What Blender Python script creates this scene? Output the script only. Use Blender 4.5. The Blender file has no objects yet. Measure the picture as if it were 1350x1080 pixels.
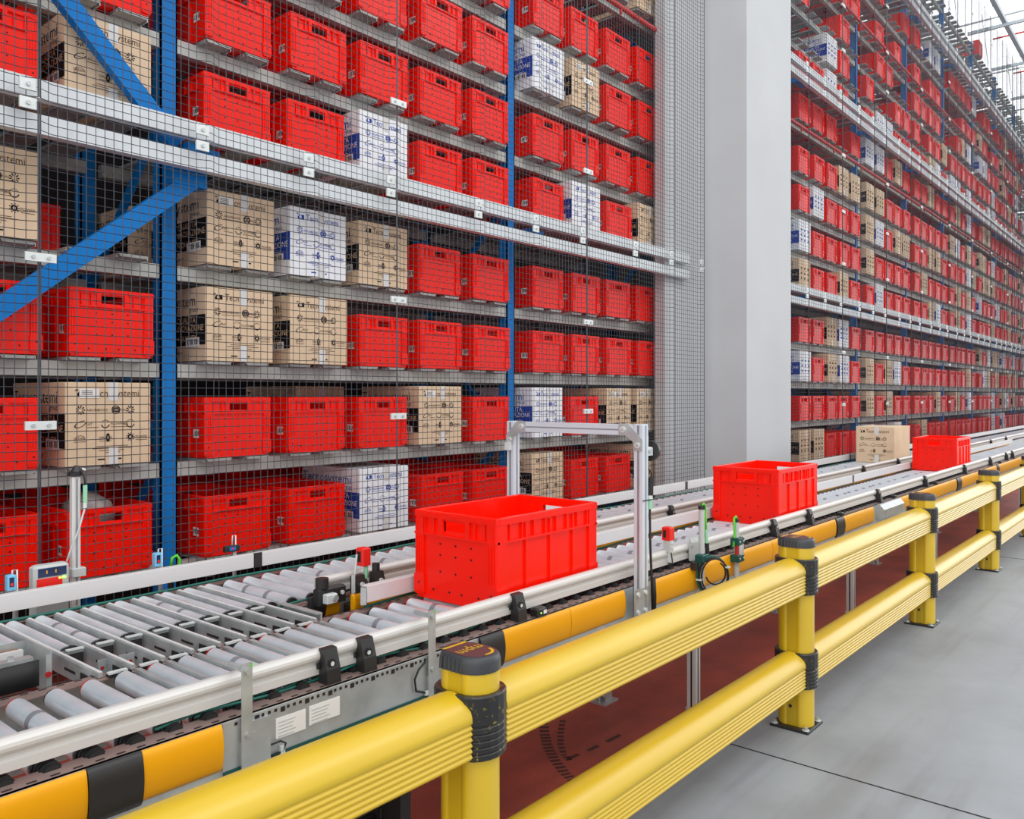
import bpy, math, random
from mathutils import Vector, Matrix
rnd = random.Random(7)
SC = bpy.context.scene
COL = SC.collection
PI = math.pi
H = 1.52                                   # eye height of the photographer

# ------------------------------------------------------------------ materials
def lin(c):
    c = c / 255.0
    return c / 12.92 if c <= 0.04045 else ((c + 0.055) / 1.055) ** 2.4

def rgb(r, g, b):
    return (lin(r), lin(g), lin(b), 1.0)

def mat(name, col, rough=0.5, metal=0.0, var=0.0, scale=8.0, bump=0.0, bscale=60.0, stretch=None, spec=0.5, rvar=0.0):
    m = bpy.data.materials.new(name)
    m.use_nodes = True
    nt = m.node_tree
    b = nt.nodes['Principled BSDF']
    b.inputs['Base Color'].default_value = col
    b.inputs['Roughness'].default_value = rough
    b.inputs['Metallic'].default_value = metal
    b.inputs['Specular IOR Level'].default_value = spec
    if var or bump or rvar:
        tc = nt.nodes.new('ShaderNodeTexCoord')
        mp = nt.nodes.new('ShaderNodeMapping')
        nt.links.new(tc.outputs['Object'], mp.inputs['Vector'])
        if stretch:
            mp.inputs['Scale'].default_value = stretch
        if var or rvar:
            n = nt.nodes.new('ShaderNodeTexNoise')
            n.inputs['Scale'].default_value = scale
            n.inputs['Detail'].default_value = 5.0
            nt.links.new(mp.outputs['Vector'], n.inputs['Vector'])
            if var:
                r = nt.nodes.new('ShaderNodeValToRGB')
                lo = [max(0.0, c * (1 - var)) for c in col[:3]] + [1]
                hi = [min(1.0, c * (1 + var)) for c in col[:3]] + [1]
                r.color_ramp.elements[0].position = 0.3
                r.color_ramp.elements[1].position = 0.7
                r.color_ramp.elements[0].color = lo
                r.color_ramp.elements[1].color = hi
                nt.links.new(n.outputs['Fac'], r.inputs['Fac'])
                nt.links.new(r.outputs['Color'], b.inputs['Base Color'])
            if rvar:
                mr = nt.nodes.new('ShaderNodeMapRange')
                mr.inputs['To Min'].default_value = rough - rvar
                mr.inputs['To Max'].default_value = rough + rvar
                nt.links.new(n.outputs['Fac'], mr.inputs['Value'])
                nt.links.new(mr.outputs['Result'], b.inputs['Roughness'])
        if bump:
            n2 = nt.nodes.new('ShaderNodeTexNoise')
            n2.inputs['Scale'].default_value = bscale
            nt.links.new(mp.outputs['Vector'], n2.inputs['Vector'])
            bp = nt.nodes.new('ShaderNodeBump')
            bp.inputs['Strength'].default_value = bump
            bp.inputs['Distance'].default_value = 0.01
            nt.links.new(n2.outputs['Fac'], bp.inputs['Height'])
            nt.links.new(bp.outputs['Normal'], b.inputs['Normal'])
    return m

def glow(name, col, strength):
    m = mat(name, col, 0.4)
    b = m.node_tree.nodes['Principled BSDF']
    b.inputs['Emission Color'].default_value = col
    b.inputs['Emission Strength'].default_value = strength
    return m

M = {
    'red': mat('red_plastic', rgb(251, 24, 2), 0.28, var=0.04, scale=3, spec=0.3),
    'reddark': mat('moulded_hole', rgb(60, 4, 4), 0.7),
    'kraft': mat('kraft_board', rgb(226, 198, 166), 0.75, var=0.05, scale=5, bump=0.05, bscale=120, spec=0.25),
    'kraftdark': mat('corrugated_edge', rgb(140, 100, 68), 0.85),
    'white': mat('white_board', rgb(243, 244, 248), 0.6, var=0.03, scale=4, spec=0.3),
    'ink': mat('black_print', rgb(24, 21, 22), 0.7, spec=0.2),
    'blueink': mat('blue_print', rgb(36, 70, 168), 0.7, spec=0.2),
    'brownink': mat('brown_print', rgb(92, 68, 50), 0.8, spec=0.2),
    'creamink': mat('cream_print', rgb(214, 180, 140), 0.8, spec=0.2),
    'whiteink': mat('white_print', rgb(240, 240, 245), 0.7, spec=0.2),
    'tape': mat('clear_packing_tape', rgb(222, 220, 218), 0.3, var=0.05, scale=20),
    'sticker': mat('paper_sticker', rgb(235, 232, 228), 0.5),
    'galv': mat('galvanised_steel', rgb(188, 192, 192), 0.42, 0.55, var=0.14, scale=14, rvar=0.08),
    'galvdark': mat('dull_galvanised_tray', rgb(166, 166, 162), 0.55, 0.3, var=0.16, scale=10),
    'galvbeam': mat('galvanised_beam', rgb(220, 225, 228), 0.42, 0.15, var=0.08, scale=6),
    'galvmid': mat('shaded_shelf_beam', rgb(188, 189, 184), 0.55, 0.2, var=0.12, scale=7),  # galvanised beam toned down, shade between the shelves painted into its colour
    'aluportal': mat('cool_aluminium_profile', rgb(206, 214, 222), 0.42, 0.1),
    'blue': mat('blue_painted_steel', rgb(0, 120, 200), 0.5, var=0.06, scale=4, spec=0.25),
    'wire': mat('grey_mesh_wire', rgb(60, 65, 72), 0.35, 0.1, spec=0.5),
    'clip': mat('zinc_clip', rgb(216, 222, 220), 0.42, 0.2),
    'concrete': mat('smooth_pillar_concrete', rgb(194, 196, 198), 0.85, var=0.03, scale=1.6, bump=0.05, bscale=5, spec=0.2),
    'alu': mat('anodised_aluminium', rgb(212, 210, 206), 0.42, 0.15),
    'aluflat': mat('matt_aluminium_guide', rgb(218, 216, 215), 0.5, 0.15),
    'roller': mat('zinc_plated_roller', rgb(226, 234, 240), 0.33, 0.5, var=0.12, scale=9, stretch=(1.5, 0.9, 1.5), rvar=0.08),
    'rolldark': mat('worn_roller_band', rgb(150, 152, 158), 0.42, 0.4, var=0.15, scale=12),
    'black': mat('black_plastic', rgb(38, 37, 37), 0.42, var=0.1, scale=12),
    'rubber': mat('black_rubber', rgb(26, 26, 27), 0.6),
    'tyre': mat('dark_tyre_rubber_mark', rgb(70, 42, 36), 0.6),
    'yellow': mat('yellow_barrier_plastic', rgb(216, 180, 24), 0.34, var=0.025, scale=3, bump=0.015, bscale=90, spec=0.6),
    'scuff': mat('dark_scuff', rgb(70, 58, 30), 0.7),
    'orange': mat('orange_cover', rgb(236, 164, 0), 0.45, var=0.03, scale=4, spec=0.35),
    'flange': mat('perforated_flange', rgb(150, 128, 122), 0.45, 0.35, var=0.12, scale=20),
    'slot': mat('punched_slot', rgb(34, 26, 26), 0.8),
    'ringred': mat('red_drive_belt', rgb(178, 24, 28), 0.5),
    'cable': mat('dark_green_cable', rgb(10, 96, 84), 0.45),
    'teal': mat('dark_green_bracket', rgb(0, 72, 66), 0.45),
    'lime': mat('bright_green_cable', rgb(92, 206, 50), 0.45),
    'mint': mat('pale_green_plug', rgb(150, 208, 168), 0.5),
    'sensorred': mat('red_sensor_housing', rgb(232, 36, 28), 0.35),
    'sensorblue': mat('blue_sensor_housing', rgb(120, 190, 225), 0.35),
    'glassdark': mat('dark_scanner_window', rgb(26, 44, 84), 0.12, spec=0.7),
    'grey': mat('light_grey_housing', rgb(190, 194, 192), 0.45),
    'purple': mat('brown_cap_inlay', rgb(92, 56, 56), 0.5),
    'cap': mat('grey_black_cap', rgb(58, 60, 64), 0.42, var=0.08, scale=20),
    'led': glow('green_led', (0.3, 1.0, 0.1, 1), 3.0),
    'pipered': mat('red_sprinkler_pipe', rgb(206, 52, 48), 0.45),
    'truss': mat('grey_roof_steel', rgb(186, 198, 204), 0.5, 0.1),
    'void': mat('painted_rack_shade', rgb(24, 18, 20), 0.9),  # near-black paint in place of the shade between deep racks
    'bag': mat('crumpled_grey_film', rgb(150, 140, 136), 0.35, var=0.2, scale=20, bump=0.4, bscale=25),
}

def flecked(name, base, fleck):
    m = mat(name, base, 0.36)
    nt = m.node_tree; b = nt.nodes['Principled BSDF']
    tc = nt.nodes.new('ShaderNodeTexCoord'); n = nt.nodes.new('ShaderNodeTexNoise')
    n.inputs['Scale'].default_value = 42; n.inputs['Detail'].default_value = 6; n.inputs['Roughness'].default_value = 0.7
    nt.links.new(tc.outputs['Object'], n.inputs['Vector'])
    r = nt.nodes.new('ShaderNodeValToRGB')
    r.color_ramp.elements[0].position = 0.60; r.color_ramp.elements[0].color = base
    r.color_ramp.elements[1].position = 0.66; r.color_ramp.elements[1].color = fleck
    nt.links.new(n.outputs['Fac'], r.inputs['Fac']); nt.links.new(r.outputs['Color'], b.inputs['Base Color'])
    return m
yb = M['yellow'].node_tree.nodes['Principled BSDF']
yb.inputs['Coat Weight'].default_value = 0.5
yb.inputs['Coat Roughness'].default_value = 0.38
M['sleeve'] = flecked('scuffed_sleeve', rgb(36, 35, 35), rgb(150, 132, 40))

def floor_mat(name, col, dark, scale, rough):
    m = bpy.data.materials.new(name)
    m.use_nodes = True
    nt = m.node_tree
    b = nt.nodes['Principled BSDF']
    tc = nt.nodes.new('ShaderNodeTexCoord')
    n = nt.nodes.new('ShaderNodeTexNoise')
    n.inputs['Scale'].default_value = scale
    n.inputs['Detail'].default_value = 8
    n.inputs['Roughness'].default_value = 0.62
    nt.links.new(tc.outputs['Object'], n.inputs['Vector'])
    r = nt.nodes.new('ShaderNodeValToRGB')
    r.color_ramp.elements[0].position = 0.32
    r.color_ramp.elements[1].position = 0.62
    r.color_ramp.elements[0].color = dark
    r.color_ramp.elements[1].color = col
    nt.links.new(n.outputs['Fac'], r.inputs['Fac'])
    # long tyre streaks along the aisle
    mp = nt.nodes.new('ShaderNodeMapping')
    mp.inputs['Scale'].default_value = (0.35, 5.0, 1.0)
    nt.links.new(tc.outputs['Object'], mp.inputs['Vector'])
    n2 = nt.nodes.new('ShaderNodeTexNoise')
    n2.inputs['Scale'].default_value = 1.4
    n2.inputs['Detail'].default_value = 4
    nt.links.new(mp.outputs['Vector'], n2.inputs['Vector'])
    r2 = nt.nodes.new('ShaderNodeValToRGB')
    r2.color_ramp.elements[0].position = 0.30
    r2.color_ramp.elements[1].position = 0.48
    r2.color_ramp.elements[0].color = (0.84, 0.82, 0.80, 1)
    r2.color_ramp.elements[1].color = (1, 1, 1, 1)
    nt.links.new(n2.outputs['Fac'], r2.inputs['Fac'])
    mx = nt.nodes.new('ShaderNodeMix')
    mx.data_type = 'RGBA'
    mx.blend_type = 'MULTIPLY'
    mx.inputs['Factor'].default_value = 1.0
    nt.links.new(r.outputs['Color'], mx.inputs[6])
    nt.links.new(r2.outputs['Color'], mx.inputs[7])
    nt.links.new(mx.outputs[2], b.inputs['Base Color'])
    b.inputs['Roughness'].default_value = rough
    return m

# ------------------------------------------------------------------ mesh building
class MB:
    def __init__(s):
        s.v = []; s.f = []; s.m = []; s.mats = []; s.sm = []
    def mi(s, m):
        if isinstance(m, str):
            m = M[m]
        if m not in s.mats:
            s.mats.append(m)
        return s.mats.index(m)
    def add(s, vs, fs, m, smooth=False):
        o = len(s.v); k = s.mi(m)
        s.v.extend([tuple(p) for p in vs])
        for f in fs:
            s.f.append([i + o for i in f]); s.m.append(k); s.sm.append(smooth)
    def box(s, x0, x1, y0, y1, z0, z1, m):
        vs = [(x0, y0, z0), (x1, y0, z0), (x1, y1, z0), (x0, y1, z0), (x0, y0, z1), (x1, y0, z1), (x1, y1, z1), (x0, y1, z1)]
        s.add(vs, [(0, 3, 2, 1), (4, 5, 6, 7), (0, 1, 5, 4), (1, 2, 6, 5), (2, 3, 7, 6), (3, 0, 4, 7)], m)
    def cbox(s, x0, x1, y0, y1, z0, z1, m, c=0.004):
        # box with chamfered vertical and top edges
        pts = [(x0 + c, y0), (x1 - c, y0), (x1, y0 + c), (x1, y1 - c), (x1 - c, y1), (x0 + c, y1), (x0, y1 - c), (x0, y0 + c)]
        cx, cy = (x0 + x1) / 2, (y0 + y1) / 2
        def shrink(p):
            return (p[0] + (c if p[0] < cx else -c), p[1] + (c if p[1] < cy else -c))
        rings = [[(p[0], p[1], z0) for p in pts], [(p[0], p[1], z1 - c) for p in pts], [shrink(p) + (z1,) for p in pts]]
        vs = rings[0] + rings[1] + rings[2]
        fs = [tuple(range(7, -1, -1)), tuple(range(16, 24))]
        for r in range(2):
            for i in range(8):
                j = (i + 1) % 8
                fs.append((r * 8 + i, r * 8 + j, r * 8 + 8 + j, r * 8 + 8 + i))
        s.add(vs, fs, m)
    def prism_x(s, prof, x0, x1, m, smooth=False, caps=True):
        # closed (y, z) outline swept along x
        n = len(prof)
        vs = [(x0, y, z) for y, z in prof] + [(x1, y, z) for y, z in prof]
        fs = [(i, (i + 1) % n, n + (i + 1) % n, n + i) for i in range(n)]
        s.add(vs, fs, m, smooth)
        if caps:
            s.add(vs, [tuple(range(n - 1, -1, -1)), tuple(range(n, 2 * n))], m)
    def prism_z(s, prof, z0, z1, m, smooth=False, caps=True):
        n = len(prof)
        vs = [(x, y, z0) for x, y in prof] + [(x, y, z1) for x, y in prof]
        fs = [(i, (i + 1) % n, n + (i + 1) % n, n + i) for i in range(n)]
        s.add(vs, fs, m, smooth)
        if caps:
            s.add(vs, [tuple(range(n - 1, -1, -1)), tuple(range(n, 2 * n))], m)
    def cyl(s, a, b, r, m, seg=12, r2=None, smooth=True, caps=True):
        a = Vector(a); b = Vector(b); r2 = r if r2 is None else r2
        d = (b - a).normalized()
        u = d.orthogonal().normalized(); w = d.cross(u)
        vs = []
        for c, rr in ((a, r), (b, r2)):
            for i in range(seg):
                t = 2 * PI * i / seg
                vs.append(c + (u * math.cos(t) + w * math.sin(t)) * rr)
        fs = [(i, (i + 1) % seg, seg + (i + 1) % seg, seg + i) for i in range(seg)]
        s.add(vs, fs, m, smooth)
        if caps:
            s.add(vs, [tuple(range(seg - 1, -1, -1)), tuple(range(seg, 2 * seg))], m)
    def tube(s, pts, r, m, seg=6):
        pts = [Vector(p) for p in pts]
        vs = []; n = len(pts); u = None
        for i, p in enumerate(pts):
            d = (pts[min(i + 1, n - 1)] - pts[max(i - 1, 0)]).normalized()
            if u is None:
                u = d.orthogonal().normalized()
            u = (u - d * u.dot(d)).normalized()
            w = d.cross(u)
            for k in range(seg):
                t = 2 * PI * k / seg
                vs.append(p + (u * math.cos(t) + w * math.sin(t)) * r)
        fs = []
        for i in range(n - 1):
            for k in range(seg):
                j = (k + 1) % seg
                fs.append((i * seg + k, i * seg + j, (i + 1) * seg + j, (i + 1) * seg + k))
        fs.append(tuple(range(seg - 1, -1, -1)))
        fs.append(tuple(range((n - 1) * seg, n * seg)))
        s.add(vs, fs, m, True)
    def bar(s, a, b, w, h, m, up=(0, 1, 0)):
        # rectangular bar from a to b, w along 'up', h across
        a = Vector(a); b = Vector(b); d = (b - a).normalized()
        u = Vector(up); u = (u - d * u.dot(d)).normalized(); v = d.cross(u)
        vs = []
        for c in (a, b):
            for su, sv in ((-1, -1), (1, -1), (1, 1), (-1, 1)):
                vs.append(c + u * su * w / 2 + v * sv * h / 2)
        s.add(vs, [(3, 2, 1, 0), (4, 5, 6, 7), (0, 1, 5, 4), (1, 2, 6, 5), (2, 3, 7, 6), (3, 0, 4, 7)], m)
    def quad(s, pts, m):
        s.add(pts, [tuple(range(len(pts)))], m)
    def join(s, o, off=(0, 0, 0)):
        base = len(s.v)
        s.v.extend([(p[0] + off[0], p[1] + off[1], p[2] + off[2]) for p in o.v])
        for f, k, sm in zip(o.f, o.m, o.sm):
            s.f.append([i + base for i in f]); s.m.append(s.mi(o.mats[k])); s.sm.append(sm)
    def mesh(s, name, org=(0, 0, 0)):
        me = bpy.data.meshes.new(name)
        me.from_pydata([(p[0] - org[0], p[1] - org[1], p[2] - org[2]) for p in s.v], [], s.f)
        for m in s.mats:
            me.materials.append(m)
        me.polygons.foreach_set('material_index', s.m)
        me.polygons.foreach_set('use_smooth', s.sm)
        me.update()
        return me

def root_org(p):
    while p.parent is not None:
        p = p.parent
    return tuple(p.location)

def tag(o, label=None, cat=None, group=None, kind=None):
    if label: o['label'] = label
    if cat: o['category'] = cat
    if group: o['group'] = group
    if kind: o['kind'] = kind
    return o

def thing(name, label, cat, loc=(0, 0, 0), group=None, rz=0.0):
    o = bpy.data.objects.new(name, None)
    COL.objects.link(o)
    o.empty_display_size = 0.1
    o.location = loc
    o.rotation_euler = (0, 0, rz)
    return tag(o, label, cat, group)

def part(name, mb, parent, label=None):
    # world-space geometry under a thing (or under a part of it)
    o = bpy.data.objects.new(name, mb.mesh(name, root_org(parent)))
    COL.objects.link(o)
    o.parent = parent
    if label: o['label'] = label
    return o

def put(name, me, parent=None, loc=(0, 0, 0), rz=0.0):
    o = bpy.data.objects.new(name, me)
    COL.objects.link(o)
    o.location = loc
    o.rotation_euler = (0, 0, rz)
    if parent is not None:
        o.parent = parent
    return o

def single(name, mb, label, cat, loc=(0, 0, 0), group=None, kind=None):
    o = put(name, mb.mesh(name, loc), None, loc)
    return tag(o, label, cat, group, kind)

def copy_tree(o, parent=None, loc=None, rz=None):
    c = o.copy()
    COL.objects.link(c)
    c.parent = parent
    if loc is not None: c.location = loc
    if rz is not None: c.rotation_euler = (0, 0, rz)
    for ch in list(o.children):
        copy_tree(ch, c)
    return c

# lettering: outline text turned into flat polygons
_txt = {}
def text_geo(s, size):
    key = (s, size)
    if key not in _txt:
        cu = bpy.data.curves.new('t', 'FONT')
        cu.body = s; cu.size = size; cu.resolution_u = 2
        ob = bpy.data.objects.new('t', cu)
        COL.objects.link(ob)
        dg = bpy.context.evaluated_depsgraph_get()
        dg.update()
        me = bpy.data.meshes.new_from_object(ob.evaluated_get(dg))
        vs = [tuple(v.co) for v in me.vertices]
        fs = [tuple(p.vertices) for p in me.polygons]
        bpy.data.objects.remove(ob); bpy.data.meshes.remove(me); bpy.data.curves.remove(cu)
        _txt[key] = (vs, fs)
    return _txt[key]

def write(mb, s, size, org, right, up, m, align='l', width=None):
    vs, fs = text_geo(s, size)
    if not vs: return
    x0 = min(v[0] for v in vs); x1 = max(v[0] for v in vs)
    k = (width / (x1 - x0)) if width else 1.0
    o = Vector(org); r = Vector(right); u = Vector(up)
    sh = {'l': x0, 'c': (x0 + x1) / 2, 'r': x1}[align]
    mb.add([o + r * ((v[0] - sh) * k) + u * v[1] for v in vs], fs, m)

def ring(mb, c, r0, r1, right, up, m, a0=0.0, a1=2 * PI, seg=16, sy=1.0):
    c = Vector(c); R = Vector(right); U = Vector(up)
    vs = []; fs = []
    for i in range(seg + 1):
        t = a0 + (a1 - a0) * i / seg
        d = R * math.cos(t) + U * math.sin(t) * sy
        vs += [c + d * r0, c + d * r1]
    for i in range(seg):
        fs.append((2 * i, 2 * i + 1, 2 * i + 3, 2 * i + 2))
    mb.add(vs, fs, m)

ORD = ['first', 'second', 'third', 'fourth', 'fifth', 'sixth', 'seventh', 'eighth', 'ninth', 'tenth', 'eleventh', 'twelfth',
       'thirteenth', 'fourteenth', 'fifteenth', 'sixteenth', 'seventeenth', 'eighteenth']
# ------------------------------------------------------------------ camera
cam = bpy.data.cameras.new('camera')
cam.sensor_fit = 'HORIZONTAL'
cam.sensor_width = 36.0
cam.lens = 36.0 * 1090 / 1350
cam.shift_y = -19.0 / 1350
cam.clip_end = 200
camo = bpy.data.objects.new('camera', cam)
COL.objects.link(camo)
AZ = math.atan2(915, 1090)
camo.location = (0, 0, H)
camo.rotation_euler = (PI / 2, 0, AZ - PI / 2)
SC.camera = camo

def project(x, y, z):
    f = x * math.cos(AZ) + y * math.sin(AZ)
    r = x * math.sin(AZ) - y * math.cos(AZ)
    return (675 + 1090 * r / f, 521 - 1090 * (z - H) / f) if f > 0.05 else (9999, 9999)

def px2x(px, Y):
    u = (px - 675) / 1090.0
    c, s = math.cos(AZ), math.sin(AZ)
    return Y * (c + s * u) / (s - c * u)

# ------------------------------------------------------------------ setting
BOUND = 1.60                                # edge between grey hall floor and the red painted strip
mb = MB()
mb.box(-8, 60, -14, BOUND, -0.1, 0, floor_mat('grey_hall_floor', rgb(158, 164, 169), rgb(140, 144, 148), 1.3, 0.5))
o = single('floor', mb, 'grey polished concrete floor in front of the yellow barrier', 'floor', kind='structure')
mb = MB()
mb.box(-8, 60, BOUND, 16, -0.1, 0, floor_mat('red_painted_floor', rgb(186, 84, 64), rgb(140, 64, 52), 1.8, 0.5))
def ground(px, py):
    Y = math.cos(AZ) * H * (1590 - px) / (py - 521.0)
    return px2x(px, Y), Y
def marks(path, w, n):
    pts = [Vector(ground(*a)) for a in path]
    for a, b in zip(pts[:-1], pts[1:]):
        d = (b - a).normalized(); s = Vector((-d.y, d.x)) * w
        for i in range(n):
            u, v = a + (b - a) * (i / n), a + (b - a) * ((i + 0.55) / n)
            mb.quad([(u.x - s.x, u.y - s.y, 0.0008), (v.x - s.x, v.y - s.y, 0.0008), (v.x + s.x, v.y + s.y, 0.0008), (u.x + s.x, u.y + s.y, 0.0008)], 'tyre')
marks([(716, 948), (718, 968), (722, 985), (731, 1002), (745, 1020), (762, 1035)], 0.022, 4)
marks([(742, 950), (739, 965), (739, 980), (743, 995), (752, 1004)], 0.014, 3)
marks([(748, 1001), (775, 990), (800, 978), (832, 962)], 0.010, 1)
single('floor_painted', mb, 'dark red painted floor under the roller conveyors', 'floor', kind='structure')
mb = MB()
for xj in (3.37, 8.9, 14.4):
    mb.box(xj - 0.004, xj + 0.004, -14, BOUND, 0.0, 0.0012, M['slot'])
single('floor_joint', mb, 'thin sawn joints across the grey floor', 'floor joint', kind='structure')

mb = MB()
mb.prism_z([(7.52, 3.374), (8.62, 3.374), (8.62, 4.30), (7.52, 4.30), (7.52, 3.955), (6.79, 3.955), (6.79, 3.85), (7.52, 3.85)], 0, 13.0, 'concrete')
single('column', mb, 'square pale grey concrete pillar between the two rack sections', 'pillar', kind='structure')
mb = MB()
mb.box(-8, 60, 6.1, 6.2, 0, H + 6.4, 'void')  # sheet added to darken the gaps; stands in for unbuilt aisles and racks
single('shade_backing', mb, 'added dark sheet standing in for the shade deep behind the shelves', 'backing sheet', kind='structure')

# ------------------------------------------------------------------ shelf geometry
TIER = [H + d for d in (-0.852, -0.332, 0.182, 0.69, 1.378, 1.875, 2.395, 2.893, 3.575, 4.12, 4.61, 5.12, 5.63, 6.31, 6.86, 7.36, 7.86)]
DOUBLE = [H + 1.30, H + 4.06, H + 6.77]
BAYW, PITCH, EDGE0 = 2.74, 0.513, 2.68
YF = 4.0
TOP = H + 8.1
def slot_x(b, k):                            # centre of a slot, bay 0 lies between the two nearest uprights
    return EDGE0 + BAYW * b + PITCH * k - 0.20
def upright_x(b):                            # upright at the start of bay b
    return 7.15 if b == 2 else 2.13 + BAYW * b

def rack(label, b0, b1, nt, per_bay):
    X0, X1 = upright_x(b0), upright_x(b1)
    t = thing('storage_rack', label, 'storage rack', (X0, 4.12, 0))
    top = TOP if nt > 12 else TIER[nt - 1] + 0.6
    for b in range(b0, b1 + 1):
        x = upright_x(b)
        for y in ((4.62, 5.05) if b == 2 else (4.10, 5.05)):
            u = MB()
            u.box(x - 0.045, x + 0.045, y, y + 0.01, 0, top, 'blue')
            u.box(x - 0.045, x - 0.037, y, y + 0.08, 0, top, 'blue')
            u.box(x + 0.037, x + 0.045, y, y + 0.08, 0, top, 'blue')
            part('upright', u, t)
        u = MB(); z = 0.3; s = 0
        while z + 0.9 < top:
            a, c = (4.16, 5.08) if s else (5.08, 4.16)
            u.bar((x, a, z), (x, c, z + 0.9), 0.03, 0.04, 'blue', up=(1, 0, 0))
            z += 0.9; s = 1 - s
        part('frame_brace', u, t)
        for zd in DOUBLE:
            if zd < top and b != 2:
                u = MB()
                u.box(x - 0.025, x + 0.025, 3.85, 4.10, zd - 0.09, zd - 0.045, 'blue')
                if b < b1: u.box(x + 0.03, x + 0.18, 3.92, 3.98, zd - 0.12, zd - 0.04, 'blue')
                part('standoff_bracket', u, t)
    runs = [(b, b + 1) for b in range(b0, b1)] if per_bay else [(b0, b1)]
    for k, z in enumerate(TIER[:nt]):
        for ba, bb in runs:
            xa, xb = upright_x(ba) + 0.046, upright_x(bb) - 0.046
            u = MB()
            u.prism_x([(4.11, z - 0.091), (4.16, z - 0.091), (4.16, z - 0.085), (4.118, z - 0.085), (4.118, z - 0.025), (4.16, z - 0.025), (4.16, z - 0.018), (4.11, z - 0.018)], xa, xb, 'galvmid')
            if k not in (4, 9, 14): part('front_beam', u, t)
            u = MB()
            u.box(xa, xb, 4.98, 5.03, z - 0.091, z - 0.020, 'galvdark')
            part('rear_beam', u, t)
            u = MB()
            for b in range(ba, bb):
                for s in range(5):
                    c = slot_x(b, s)
                    if b == 1 and s == 4: continue
                    for off in (-0.115, 0.115):
                        x0, x1 = c + off - 0.075, c + off + 0.075
                        zz = z - 0.004
                        pr = [(x0, zz), (x1, zz), (x1 - 0.012, zz - 0.014), (x0 + 0.012, zz - 0.014)]
                        n = 4
                        vs = [(p[0], 4.015, p[1]) for p in pr] + [(p[0], 5.0, p[1]) for p in pr]
                        u.add(vs, [(0, 1, 2, 3), (7, 6, 5, 4)] + [(i, n + i, n + (i + 1) % n, (i + 1) % n) for i in range(n)], 'galvdark')
                        for xs in (x0, x1):
                            u.box(xs - 0.0025, xs + 0.0025, 4.03, 5.0, zz - 0.018, zz + 0.0, 'galv')
            part('shelf_tray', u, t)
    for zd in DOUBLE:
        if zd < top:
            for dz in (0.0, -0.15):
                for ba, bb in runs:
                    u = MB()
                    z1 = zd + dz + 0.04; z0 = z1 - 0.082
                    u.prism_x([(3.785, z0), (3.84, z0), (3.84, z0 + 0.006), (3.792, z0 + 0.006), (3.792, z1 - 0.006), (3.84, z1 - 0.006), (3.84, z1), (3.785, z1)], 9.0 if ba == 3 else upright_x(ba), upright_x(bb), 'galvbeam')
                    part('guard_beam', u, t)
    return t

rackA = rack('tall blue and grey storage rack before the concrete pillar', -1, 2, 10, True)
rackB = rack('long blue and grey storage rack running away beyond the concrete pillar', 3, 11, 17, False)
# stout diagonal braces in the bay nearest the camera
for za, zb, xa, xb in ((H + 1.245, H + 2.40, 2.08, 0.936), (H + 1.10, H + 0.21, 2.18, 1.10)):
    u = MB()
    u.bar((xa, 3.93, za), (xb, 3.93, zb), 0.05, 0.085, 'blue', up=(0, 1, 0))
    part('diagonal_brace', u, rackA)
u = MB()
u.box(2.05, 2.23, 3.90, 4.0, H + 1.05, H + 1.20, 'blue')
part('gusset_plate', u, rackA)
# red sprinkler pipes
for xa, xb, where in ((-0.6, 7.3, 'before the concrete pillar'), (8.45, 30, 'beyond the concrete pillar')):
    for z in ((H + 3.42,) if xb < 8 else (H + 3.42, H + 5.57)):
        u = MB()
        u.cyl((xa, 3.95, z), (xb, 3.95, z), 0.022, 'pipered', 8)
        x = xa + 0.8
        while x < xb:
            u.cyl((x, 3.95, z), (x, 3.95, z - 0.06), 0.012, 'pipered', 6)
            x += 1.2
        single('sprinkler_pipe', u, 'thin red sprinkler pipe along %s shelves %s' % ('eighth' if z < H + 4 else 'thirteenth', where), 'pipe', (xa, 4.0, z))
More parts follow.
